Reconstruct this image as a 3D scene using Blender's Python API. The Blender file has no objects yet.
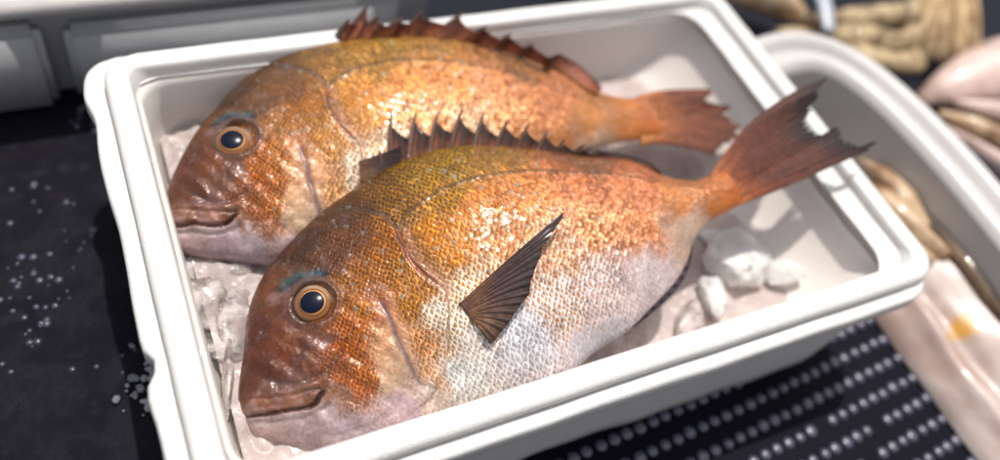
import bpy, math, random
import numpy as np
from mathutils import Vector, Matrix, noise as mnoise

random.seed(7); RNG = np.random.default_rng(7)
scene = bpy.context.scene

# ------------------------------------------------------------------ camera
cam_data = bpy.data.cameras.new('camera')
cam = bpy.data.objects.new('camera', cam_data); scene.collection.objects.link(cam)
CAM_C = Vector((0.0014, -0.1325, 0.4041))
cam.matrix_world = Matrix(((0.8966, 0.2078, -0.3912, CAM_C.x), (-0.3917, 0.7843, -0.4811, CAM_C.y),
                           (0.2068, 0.5845, 0.7846, CAM_C.z), (0, 0, 0, 1)))
cam_data.sensor_width = 36; cam_data.lens = 29.63
cam_data.clip_start = 0.01; cam_data.clip_end = 50
cam_data.dof.use_dof = True; cam_data.dof.focus_distance = 0.475; cam_data.dof.aperture_fstop = 2.1
cam_data.dof.aperture_blades = 0
scene.camera = cam

# ------------------------------------------------------------------ sky, sun, exposure
SUN_DIR = Vector((0.15, 0.24, 0.93)).normalized()        # towards the sun
elev = math.asin(SUN_DIR.z); azim = math.atan2(SUN_DIR.x, SUN_DIR.y)
world = bpy.data.worlds.new('World'); scene.world = world; world.use_nodes = True
wn = world.node_tree.nodes; wl = world.node_tree.links; wn.clear()
sky = wn.new('ShaderNodeTexSky'); sky.sky_type = 'NISHITA'; sky.sun_disc = False
sky.sun_elevation = elev; sky.sun_rotation = azim; sky.dust_density = 3.0; sky.air_density = 1.0
hs = wn.new('ShaderNodeHueSaturation'); hs.inputs['Saturation'].default_value = 0.15
bg = wn.new('ShaderNodeBackground'); bg.inputs['Strength'].default_value = 0.145
wo = wn.new('ShaderNodeOutputWorld')
wl.new(sky.outputs[0], hs.inputs['Color']); wl.new(hs.outputs[0], bg.inputs['Color']); wl.new(bg.outputs[0], wo.inputs['Surface'])
sd = bpy.data.lights.new('sun', 'SUN'); sd.energy = 3.7; sd.angle = math.radians(1.0); sd.color = (1.0, 0.94, 0.86)
sun = bpy.data.objects.new('sun', sd); scene.collection.objects.link(sun)
sun.rotation_euler = SUN_DIR.to_track_quat('Z', 'Y').to_euler()
scene.view_settings.view_transform = 'Standard'; scene.view_settings.look = 'None'
scene.view_settings.exposure = 0.0; scene.view_settings.gamma = 1.0
scene.cycles.use_denoising = True
scene.cycles.max_bounces = 10; scene.cycles.sample_clamp_indirect = 8

# ------------------------------------------------------------------ helpers
def link(o): scene.collection.objects.link(o); return o
def tag(o, label=None, cat=None, group=None, kind=None):
    if label: o['label'] = label
    if cat: o['category'] = cat
    if group: o['group'] = group
    if kind: o['kind'] = kind
    return o
def mesh_obj(name, verts, faces, mat, parent=None, smooth=True, attrs=None):
    me = bpy.data.meshes.new(name)
    me.from_pydata([tuple(v) for v in verts], [], faces)
    me.update()
    if smooth: me.polygons.foreach_set('use_smooth', [True] * len(me.polygons))
    if mat: me.materials.append(mat)
    for k, (typ, arr) in (attrs or {}).items():
        at = me.attributes.new(k, typ, 'POINT')
        at.data.foreach_set('color' if typ == 'FLOAT_COLOR' else ('vector' if typ == 'FLOAT_VECTOR' else 'value'), np.asarray(arr, np.float32).ravel())
    o = link(bpy.data.objects.new(name, me)); o.parent = parent
    return o
def empty(name, loc=(0, 0, 0)):
    o = link(bpy.data.objects.new(name, None)); o.location = loc; o.empty_display_size = 0.02
    return o
def grid_faces(n, m, wrap_m=False, flip=False, off=0):
    F = []
    for i in range(n - 1):
        for j in range(m if wrap_m else m - 1):
            a = off + i * m + j; b = off + i * m + (j + 1) % m; c = off + (i + 1) * m + (j + 1) % m; d = off + (i + 1) * m + j
            F.append((a, d, c, b) if flip else (a, b, c, d))
    return F
def srgb(r, g, b):
    return tuple((c / 255 / 12.92) if c / 255 < .04 else ((c / 255 + .055) / 1.055) ** 2.4 for c in (r, g, b)) + (1,)

class NT:
    def __init__(s, name):
        s.m = bpy.data.materials.new(name); s.m.use_nodes = True
        s.t = s.m.node_tree; s.t.nodes.clear()
        s.out = s.t.nodes.new('ShaderNodeOutputMaterial')
    def n(s, typ, props=None, **ins):
        nd = s.t.nodes.new(typ)
        for k, v in (props or {}).items(): setattr(nd, k, v)
        for k, v in ins.items():
            k = k.replace('_', ' ')
            s.set(nd, k, v)
        return nd
    def set(s, nd, key, v):
        i = nd.inputs[int(key)] if key.isdigit() else nd.inputs[key]
        if isinstance(v, bpy.types.NodeSocket): s.t.links.new(v, i)
        elif isinstance(v, bpy.types.Node): s.t.links.new(v.outputs[0], i)
        else: i.default_value = v
    def math(s, op, a, b=None, c=None, clamp=False):
        nd = s.t.nodes.new('ShaderNodeMath'); nd.operation = op; nd.use_clamp = clamp
        for i, v in enumerate((a, b, c)):
            if v is not None: s.set(nd, str(i), v)
        return nd.outputs[0]
    def mix(s, f, a, b, mode='MIX'):
        nd = s.t.nodes.new('ShaderNodeMix'); nd.data_type = 'RGBA'; nd.blend_type = mode
        for i, v in ((0, f), (6, a), (7, b)):
            if isinstance(v, bpy.types.NodeSocket): s.t.links.new(v, nd.inputs[i])
            else: nd.inputs[i].default_value = v
        return nd.outputs[2]
    def noise(s, scale, detail=3, rough=.5, vec=None):
        nd = s.n('ShaderNodeTexNoise', Scale=scale, Detail=detail, Roughness=rough)
        if vec is None: vec = s.obj()
        s.t.links.new(vec, nd.inputs['Vector']); return nd
    def obj(s):
        if not hasattr(s, '_tc'): s._tc = s.n('ShaderNodeTexCoord')
        return s._tc.outputs['Object']
    def ramp(s, f, stops):
        nd = s.t.nodes.new('ShaderNodeValToRGB'); s.t.links.new(f, nd.inputs[0]); cr = nd.color_ramp
        while len(cr.elements) < len(stops): cr.elements.new(.5)
        for e, (p, c) in zip(cr.elements, stops): e.position = p; e.color = c
        return nd.outputs[0]
    def maprange(s, v, a, b, c=0., d=1., smooth=True):
        nd = s.n('ShaderNodeMapRange'); nd.interpolation_type = 'SMOOTHSTEP' if smooth else 'LINEAR'
        for i, x in enumerate((v, a, b, c, d)): s.set(nd, str(i), x)
        return nd.outputs[0]
    def bump(s, h, dist, strength=1., normal=None):
        nd = s.n('ShaderNodeBump', Height=h, Distance=dist, Strength=strength)
        if normal is not None: s.t.links.new(normal, nd.inputs['Normal'])
        return nd.outputs[0]
    def finish(s, sh):
        s.t.links.new(sh.outputs[0] if isinstance(sh, bpy.types.Node) else sh, s.out.inputs['Surface']); return s.m

def simple(name, col, rough=.5, var=.15, nscale=40, bump=0.0, bscale=300, **kw):
    k = NT(name); n = k.noise(nscale, 4)
    c2 = tuple(x * (1 - var * 2) for x in col[:3]) + (1,)
    c = k.mix(n.outputs[0], c2, col)
    p = k.n('ShaderNodeBsdfPrincipled', Base_Color=c, Roughness=rough)
    for a, b in kw.items(): p.inputs[a.replace('_', ' ')].default_value = b
    if bump:
        k.set(p, 'Normal', k.bump(k.noise(bscale, 3).outputs[0], bump))
    return k.finish(p)

# ------------------------------------------------------------------ materials
def mat_foam(name='polystyrene', k1=1.0, warm=(1, 1, 1)):
    k = NT(name)
    v = k.n('ShaderNodeTexVoronoi', {'feature': 'DISTANCE_TO_EDGE'}, Scale=330.0); k.t.links.new(k.obj(), v.inputs['Vector'])
    cell = k.maprange(v.outputs['Distance'], 0.0, 0.12)
    n = k.noise(18, 5); n2 = k.noise(120, 4)
    col = k.mix(n.outputs[0], tuple(a * b for a, b in zip((.60, .59, .585), warm)) + (1,), tuple(a * b for a, b in zip((.66, .65, .645), warm)) + (1,))
    scuff = k.maprange(n2.outputs[0], .62, .72, 0., .35)
    col = k.mix(scuff, col, (.58, .56, .55, 1))
    h = k.math('ADD', k.math('MULTIPLY', cell, .35), k.math('MULTIPLY', n2.outputs[0], 1.2))
    p = k.n('ShaderNodeBsdfPrincipled', Base_Color=col, Roughness=.42, Normal=k.bump(h, .0005, .55))
    p.inputs['Subsurface Weight'].default_value = .0
    return k.finish(p)

def mat_skin(name):
    k = NT(name)
    A = k.n('ShaderNodeAttribute', {'attribute_name': 'col_face'}); B = k.n('ShaderNodeAttribute', {'attribute_name': 'col_gap'})
    strength = A.outputs['Alpha']
    uv = k.n('ShaderNodeAttribute', {'attribute_name': 'scale_uv'}).outputs['Vector']
    wob = k.noise(.5, 2, vec=uv)
    uvw = k.n('ShaderNodeVectorMath', {'operation': 'ADD'}); k.t.links.new(uv, uvw.inputs[0])
    wsc = k.n('ShaderNodeVectorMath', {'operation': 'SCALE'}); k.t.links.new(wob.outputs['Color'], wsc.inputs[0]); wsc.inputs['Scale'].default_value = 1.3
    k.t.links.new(wsc.outputs[0], uvw.inputs[1])
    sp = k.n('ShaderNodeSeparateXYZ'); k.t.links.new(uvw.outputs[0], sp.inputs[0])
    pq = k.n('ShaderNodeCombineXYZ', X=k.math('ADD', sp.outputs[0], sp.outputs[1]), Y=k.math('SUBTRACT', sp.outputs[0], sp.outputs[1]))
    vo = k.n('ShaderNodeTexVoronoi', {'voronoi_dimensions': '2D', 'feature': 'F1'}, Scale=1.0, Randomness=.32)
    k.t.links.new(pq.outputs[0], vo.inputs['Vector'])
    df = k.n('ShaderNodeVectorMath', {'operation': 'SUBTRACT'}); k.t.links.new(pq.outputs[0], df.inputs[0]); k.t.links.new(vo.outputs['Position'], df.inputs[1])
    d2 = k.n('ShaderNodeSeparateXYZ'); k.t.links.new(df.outputs[0], d2.inputs[0])
    da = k.math('MULTIPLY', k.math('ADD', d2.outputs[0], d2.outputs[1]), .5)
    db = k.math('MULTIPLY', k.math('SUBTRACT', d2.outputs[0], d2.outputs[1]), .5)
    rnd = k.n('ShaderNodeSeparateColor'); k.t.links.new(vo.outputs['Color'], rnd.inputs[0])
    r1, r2, r3 = rnd.outputs[0], rnd.outputs[1], rnd.outputs[2]
    # arc of the free edge
    arc = k.math('ADD', da, k.math('MULTIPLY', k.math('MULTIPLY', db, db), 1.4))
    face = k.math('MULTIPLY', k.maprange(arc, -.14, .18), strength)
    edge = k.math('MULTIPLY', k.maprange(arc, .34, .46), strength)
    col = k.mix(face, B.outputs['Color'], A.outputs['Color'])
    # per-scale brightness
    br = k.math('MULTIPLY_ADD', r1, .6, .70)
    brs = k.math('ADD', k.math('MULTIPLY', k.math('SUBTRACT', br, 1.0), strength), 1.0)
    bc = k.n('ShaderNodeCombineColor', Red=brs, Green=brs, Blue=brs)
    col = k.mix(1.0, col, bc.outputs[0], 'MULTIPLY')
    col = k.mix(k.math('MULTIPLY', edge, .55), col, B.outputs['Color'])
    # iridescent odd scales
    odd = k.math('MULTIPLY', k.math('GREATER_THAN', r3, .975), k.math('MULTIPLY', strength, .35))
    col = k.mix(odd, col, (.30, .42, .40, 1))
    # mottling
    n1 = k.noise(60, 4, .6); n2 = k.noise(420, 4, .65)
    mott = k.maprange(n1.outputs[0], .35, .68, .80, 1.16)
    mott2 = k.maprange(n2.outputs[0], .3, .7, .80, 1.16)
    mm = k.math('MULTIPLY', mott, mott2)
    mc = k.n('ShaderNodeCombineColor', Red=mm, Green=mm, Blue=mm)
    col = k.mix(1.0, col, mc.outputs[0], 'MULTIPLY')
    # purple / pink sheen patches on bare skin
    n3 = k.noise(85, 3, .6)
    bare = k.math('SUBTRACT', 1.0, strength)
    bare = k.math('MULTIPLY', bare, B.outputs['Alpha'])
    sheen = k.math('MULTIPLY', k.maprange(n3.outputs[0], .52, .72, 0., .14), bare)
    col = k.mix(sheen, col, (.50, .38, .46, 1))
    n4 = k.noise(140, 3, .6)
    col = k.mix(k.math('MULTIPLY', k.maprange(n4.outputs[0], .58, .72, 0., .20), bare), col, (.42, .17, .06, 1))
    # height
    tilt = k.math('ADD', k.math('MULTIPLY', k.math('SUBTRACT', r1, .5), k.math('MULTIPLY', da, 1.0)),
                  k.math('MULTIPLY', k.math('SUBTRACT', r2, .5), k.math('MULTIPLY', db, 2.2)))
    drop = k.maprange(arc, .26, .46, 0., .62)
    h = k.math('SUBTRACT', k.math('ADD', k.math('MULTIPLY', arc, .9), tilt), drop)
    h = k.math('MULTIPLY', h, strength)
    h = k.math('ADD', h, k.math('MULTIPLY', n2.outputs[0], .22))
    fine = k.noise(1500, 2, .6)
    h = k.math('ADD', h, k.math('MULTIPLY', fine.outputs[0], .07))
    nb = k.bump(h, .0010, .9); nc = k.bump(h, .0004, .6)
    rough = k.math('ADD', k.math('MULTIPLY', r2, .16), .36)
    metal = k.math('ADD', k.math('MULTIPLY', face, .36), k.math('MULTIPLY', B.outputs['Alpha'], .18))
    p = k.n('ShaderNodeBsdfPrincipled', Base_Color=col, Roughness=rough, Metallic=metal, Normal=nb)
    p.inputs['Coat Weight'].default_value = .20; p.inputs['Coat Roughness'].default_value = .12
    k.set(p, 'Coat Normal', nc)
    return k.finish(p)

def mat_fin(name, trans=.28):
    k = NT(name)
    A = k.n('ShaderNodeAttribute', {'attribute_name': 'fin_col'})
    uv = k.n('ShaderNodeSeparateXYZ'); k.t.links.new(k.n('ShaderNodeAttribute', {'attribute_name': 'fin_uv'}).outputs['Vector'], uv.inputs[0])
    fr = k.math('FRACT', uv.outputs[0]); tri = k.math('ABSOLUTE', k.math('SUBTRACT', fr, .5))
    ray = k.maprange(tri, .05, .34)
    seg = k.math('ABSOLUTE', k.math('SUBTRACT', k.math('FRACT', k.math('MULTIPLY', uv.outputs[1], 34.)), .5))
    dark = k.mix(1.0, A.outputs['Color'], (.42, .36, .34, 1), 'MULTIPLY')
    col = k.mix(ray, dark, A.outputs['Color'])
    n = k.noise(260, 4, .6); m = k.maprange(n.outputs[0], .3, .7, .65, 1.3)
    mc = k.n('ShaderNodeCombineColor', Red=m, Green=m, Blue=m); col = k.mix(1.0, col, mc.outputs[0], 'MULTIPLY')
    h = k.math('ADD', ray, k.math('ADD', k.math('MULTIPLY', seg, .25), k.math('MULTIPLY', n.outputs[0], .5)))
    nb = k.bump(h, .0008, .8)
    p = k.n('ShaderNodeBsdfPrincipled', Base_Color=col, Roughness=.52, Normal=nb)
    p.inputs['Specular IOR Level'].default_value = .35; p.inputs['Coat Weight'].default_value = .18; p.inputs['Coat Roughness'].default_value = .10
    tr = k.n('ShaderNodeBsdfTranslucent', Color=col, Normal=nb)
    ms = k.n('ShaderNodeMixShader', Fac=trans); k.t.links.new(p.outputs[0], ms.inputs[1]); k.t.links.new(tr.outputs[0], ms.inputs[2])
    return k.finish(ms)

def mat_iris():
    k = NT('iris'); g = k.n('ShaderNodeSeparateXYZ'); k.t.links.new(k.obj(), g.inputs[0])
    r = k.math('SQRT', k.math('ADD', k.math('MULTIPLY', g.outputs[0], g.outputs[0]), k.math('MULTIPLY', g.outputs[1], g.outputs[1])))
    n = k.noise(250, 3, .6)
    rr = k.math('ADD', r, k.math('MULTIPLY', k.math('SUBTRACT', n.outputs[0], .5), .10))   # object units: unit eye radius
    c = k.ramp(rr, [(.50, srgb(150, 96, 44)), (.57, srgb(196, 134, 52)), (.63, srgb(84, 42, 14)), (.71, srgb(150, 92, 34)), (.79, srgb(116, 74, 36)), (.86, srgb(66, 46, 28)), (.93, srgb(18, 13, 12))])
    # paler outer zone towards the back of the eye
    side = k.maprange(k.math('ADD', g.outputs[0], g.outputs[1]), .35, 1.1, 0., .55)
    ring = k.math('MULTIPLY', side, k.maprange(r, .66, .78)); ring = k.math('MULTIPLY', ring, k.maprange(r, .90, .96, 1., 0.))
    c = k.mix(ring, c, srgb(206, 176, 150))
    c = k.mix(k.maprange(n.outputs[0], .5, .75, 0., .4), c, srgb(96, 52, 18))
    p = k.n('ShaderNodeBsdfPrincipled', Base_Color=c, Roughness=.35, Metallic=.25)
    p.inputs['Coat Weight'].default_value = 1.; p.inputs['Coat Roughness'].default_value = .04
    return k.finish(p)

def mat_pupil():
    k = NT('pupil'); n = k.noise(120, 2)
    c = k.mix(n.outputs[0], (.002, .003, .010, 1), (.006, .010, .030, 1))
    p = k.n('ShaderNodeBsdfPrincipled', Base_Color=c, Roughness=.17); p.inputs['Specular IOR Level'].default_value = .16
    return k.finish(p)

def mat_ice(name, tint=(.93, .91, .90, 1), trans=.55, rough=.22, bump=.0010):
    k = NT(name); n = k.noise(55, 4, .6); n2 = k.noise(400, 3)
    p = k.n('ShaderNodeBsdfPrincipled', Base_Color=tint, IOR=1.31,
            Roughness=k.maprange(n.outputs[0], .35, .65, rough * .5, rough * 1.8),
            Normal=k.bump(k.math('ADD', n.outputs[0], k.math('MULTIPLY', n2.outputs[0], .2)), bump))
    k.set(p, 'Transmission Weight', k.maprange(n.outputs[0], .35, .6, trans * .6, min(1, trans * 1.3)))
    return k.finish(p)

M_FOAM = mat_foam(); M_FOAM_LIFT = mat_foam('polystyrene_shade_lift', 1, (1.14, 1.08, 1.04)); M_SKIN = mat_skin('fish_skin'); M_FIN = mat_fin('fin_membrane'); M_SPINE = simple('fin_spine', (.12, .055, .038, 1), .35, .25, 200, .0003, 900, Coat_Weight=.5)  # inner foam copy: paler warm colour painted in to lift the walls' shade
M_IRIS = mat_iris(); M_PUPIL = mat_pupil()
M_ICE = mat_ice('ice', (.90, .84, .83, 1), .85, .24, .0006); M_ICE_WHITE = mat_ice('white_ice', (.93, .92, .91, 1), .35, .25, .003)
M_SLUSH = mat_ice('slush', (.66, .56, .54, 1), .30, .18, .0012)  # pinkish ice; at the right its tone also stands in for floor shade

# ---- measured outlines and pigment samples of the two fish (body lengths; colours linear)
NEAR={'O': (0.0302, 0.0755, -0.0534),
 'SL': 0.3532,
 'ax': (0.9833, 0.0774, 0.1645),
 'base_h': 0.0,
 'bot': [(-0.006, -0.018), (0.002, -0.0535), (0.0252, -0.08), (0.0636, -0.1102), (0.1164, -0.1473), (0.2941, -0.1869), (0.4776, -0.202),
         (0.5844, -0.1734), (0.6571, -0.1641), (0.7202, -0.1451), (0.7911, -0.1194), (0.8317, -0.0939), (0.871, -0.0602), (0.9325, -0.0412),
         (0.9934, -0.0368)],
 'eye': (0.167, 0.0848),
 'nn': (-0.1449, -0.2126, 0.9663),
 'pec_mid': [(0.4861, 0.0252, 0.022), (0.4853, 0.0121, 0.022), (0.4813, -0.0006, 0.02), (0.4718, -0.0129, 0.018), (0.4586, -0.0253, 0.016),
             (0.4416, -0.0377, 0.014), (0.4229, -0.0507, 0.011), (0.4051, -0.0619, 0.008)],
 'pec_root': [(0.3812, -0.0151, 0.004), (0.3837, -0.0216, 0.004), (0.3862, -0.028, 0.004), (0.3881, -0.036, 0.004), (0.39, -0.0439, 0.004),
              (0.3925, -0.0503, 0.004)],
 'pec_tip': [(0.6121, 0.0555, 0.04), (0.6017, 0.0397, 0.038), (0.5625, 0.0143, 0.034), (0.544, -0.003, 0.032), (0.5348, -0.0101, 0.03),
             (0.5202, -0.0243, 0.028), (0.5065, -0.0331, 0.026), (0.4952, -0.0495, 0.023), (0.4752, -0.0603, 0.02), (0.4577, -0.074, 0.018),
             (0.4374, -0.0824, 0.015), (0.4189, -0.0913, 0.012), (0.4016, -0.0974, 0.01), (0.3964, -0.0809, 0.008)],
 'soft': [((0.7611, 0.1673), (0.7873, 0.1732)), ((0.7871, 0.1522), (0.8153, 0.1572)), ((0.8158, 0.1335), (0.8424, 0.1393)),
          ((0.8443, 0.1103), (0.8689, 0.1121)), ((0.8681, 0.0867), (0.8806, 0.0839))],
 'soft_h': 0.0,
 'spines': [((0.3833, 0.2928), (0.3885, 0.3243)), ((0.4035, 0.3024), (0.4382, 0.3881)), ((0.4378, 0.302), (0.4872, 0.3782)),
            ((0.4787, 0.2969), (0.5243, 0.3591)), ((0.5174, 0.2859), (0.5708, 0.3503)), ((0.5592, 0.2715), (0.6077, 0.3289)),
            ((0.5987, 0.2557), (0.6425, 0.2942)), ((0.6376, 0.2378), (0.6741, 0.2701)), ((0.6721, 0.2193), (0.7047, 0.244)),
            ((0.7032, 0.2022), (0.7268, 0.2142)), ((0.7345, 0.185), (0.7528, 0.1876)), ((0.7622, 0.1692), (0.7782, 0.1681))],
 'tail_lo': [(0.9965, -0.0358), (1.1089, -0.04), (1.2195, -0.0418), (1.3154, -0.0435)],
 'tail_root': [(0.9855, 0.0389), (0.99, 0.0229), (0.9934, 0.005), (0.9956, -0.0145), (0.9965, -0.0358)],
 'tail_tip': [(1.3294, 0.1358), (1.2931, 0.1078), (1.2624, 0.0912), (1.2442, 0.0728), (1.2325, 0.0445), (1.2473, 0.0236), (1.293, 0.0308),
              (1.2979, 0.0187), (1.3007, -0.0076), (1.3154, -0.0286), (1.3474, -0.0338), (1.3154, -0.0435)],
 'tail_up': [(0.9855, 0.0389), (1.1109, 0.1051), (1.2381, 0.1341), (1.3294, 0.1358)],
 'tip_h': 0.02,
 'top': [(-0.006, -0.018), (0.0122, 0.0247), (0.0393, 0.0762), (0.0568, 0.115), (0.0808, 0.1521), (0.1095, 0.1824), (0.1483, 0.2095),
         (0.1944, 0.2346), (0.2483, 0.2577), (0.309, 0.2752), (0.3632, 0.2877), (0.4172, 0.2968), (0.4682, 0.2965), (0.5166, 0.2885), (0.5718, 0.271),
         (0.624, 0.2455), (0.6758, 0.2178), (0.7271, 0.188), (0.7798, 0.1597), (0.832, 0.1293), (0.8673, 0.0893), (0.9071, 0.0568), (0.9505, 0.0414),
         (1.0, 0.0424)]}
FAR={'O': (0.0159, 0.2081, -0.0418),
 'SL': 0.3653,
 'ax': (0.9992, -0.0169, 0.0366),
 'base_h': 0.045,
 'bot': [(-0.006, -0.018), (-0.0025, -0.0131), (0.0071, -0.0637), (0.0423, -0.0917), (0.1035, -0.1168), (0.1509, -0.1328), (0.379, -0.1628),
         (0.5994, -0.1094), (0.8339, -0.0407), (0.9007, -0.0425), (0.9818, -0.0445)],
 'eye': (0.1388, 0.0802),
 'nn': (-0.0392, -0.196, 0.9798),
 'pec_mid': [(0.3657, -0.0177, 0.012), (0.3702, -0.0279, 0.012), (0.3673, -0.0394, 0.01), (0.3561, -0.0544, 0.008)],
 'pec_root': [(0.3239, -0.0129, 0.004), (0.3279, -0.025, 0.004), (0.3315, -0.0387, 0.004), (0.3352, -0.0521, 0.004)],
 'pec_tip': [(0.4132, -0.0128, 0.03), (0.413, -0.029, 0.025), (0.4026, -0.0445, 0.015), (0.3838, -0.0606, 0.01)],
 'soft': [((0.7949, 0.1616), (0.833, 0.172)), ((0.8286, 0.1275), (0.8635, 0.1408)), ((0.8557, 0.0946), (0.8829, 0.1066)),
          ((0.878, 0.0677), (0.8933, 0.0741))],
 'soft_h': 0.035,
 'spines': [((0.3829, 0.28), (0.4059, 0.2886)), ((0.4027, 0.2792), (0.4543, 0.3175)), ((0.4311, 0.2794), (0.4667, 0.2912)),
            ((0.4776, 0.2767), (0.5088, 0.2749)), ((0.5243, 0.2717), (0.551, 0.2832)), ((0.5879, 0.2564), (0.6365, 0.2701)),
            ((0.6471, 0.2366), (0.6725, 0.2294)), ((0.6982, 0.2104), (0.7179, 0.2021)), ((0.7413, 0.1854), (0.7586, 0.1729)),
            ((0.7863, 0.1523), (0.8019, 0.1382))],
 'tail_lo': [(0.9639, -0.0558), (1.0157, -0.0641), (1.0628, -0.0891), (1.1056, -0.1183)],
 'tail_root': [(1.0078, 0.0555), (1.0038, 0.0302), (0.9953, 0.0009), (0.9823, -0.027), (0.9639, -0.0558)],
 'tail_tip': [(1.1756, 0.0398), (1.1731, 0.0241), (1.157, 0.0138), (1.1855, 0.0003), (1.2181, -0.0114), (1.1979, -0.0235), (1.2003, -0.0451),
              (1.2064, -0.0648), (1.1902, -0.0746), (1.1926, -0.0907), (1.1486, -0.1021), (1.1056, -0.1183)],
 'tail_up': [(1.0078, 0.0555), (1.0613, 0.0586), (1.1235, 0.0496), (1.1756, 0.0398)],
 'tip_h': 0.085,
 'top': [(-0.006, -0.018), (0.0052, 0.0185), (0.0171, 0.0457), (0.0429, 0.091), (0.0833, 0.1457), (0.1284, 0.1911), (0.1847, 0.2389),
         (0.2508, 0.2783), (0.317, 0.3079), (0.3899, 0.3155), (0.4632, 0.3162), (0.547, 0.3078), (0.6293, 0.2867), (0.7084, 0.2502), (0.7851, 0.2032),
         (0.8382, 0.1546), (0.8884, 0.0987), (0.9156, 0.0755), (0.982, 0.0551), (1.0267, 0.0571)]}
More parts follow.
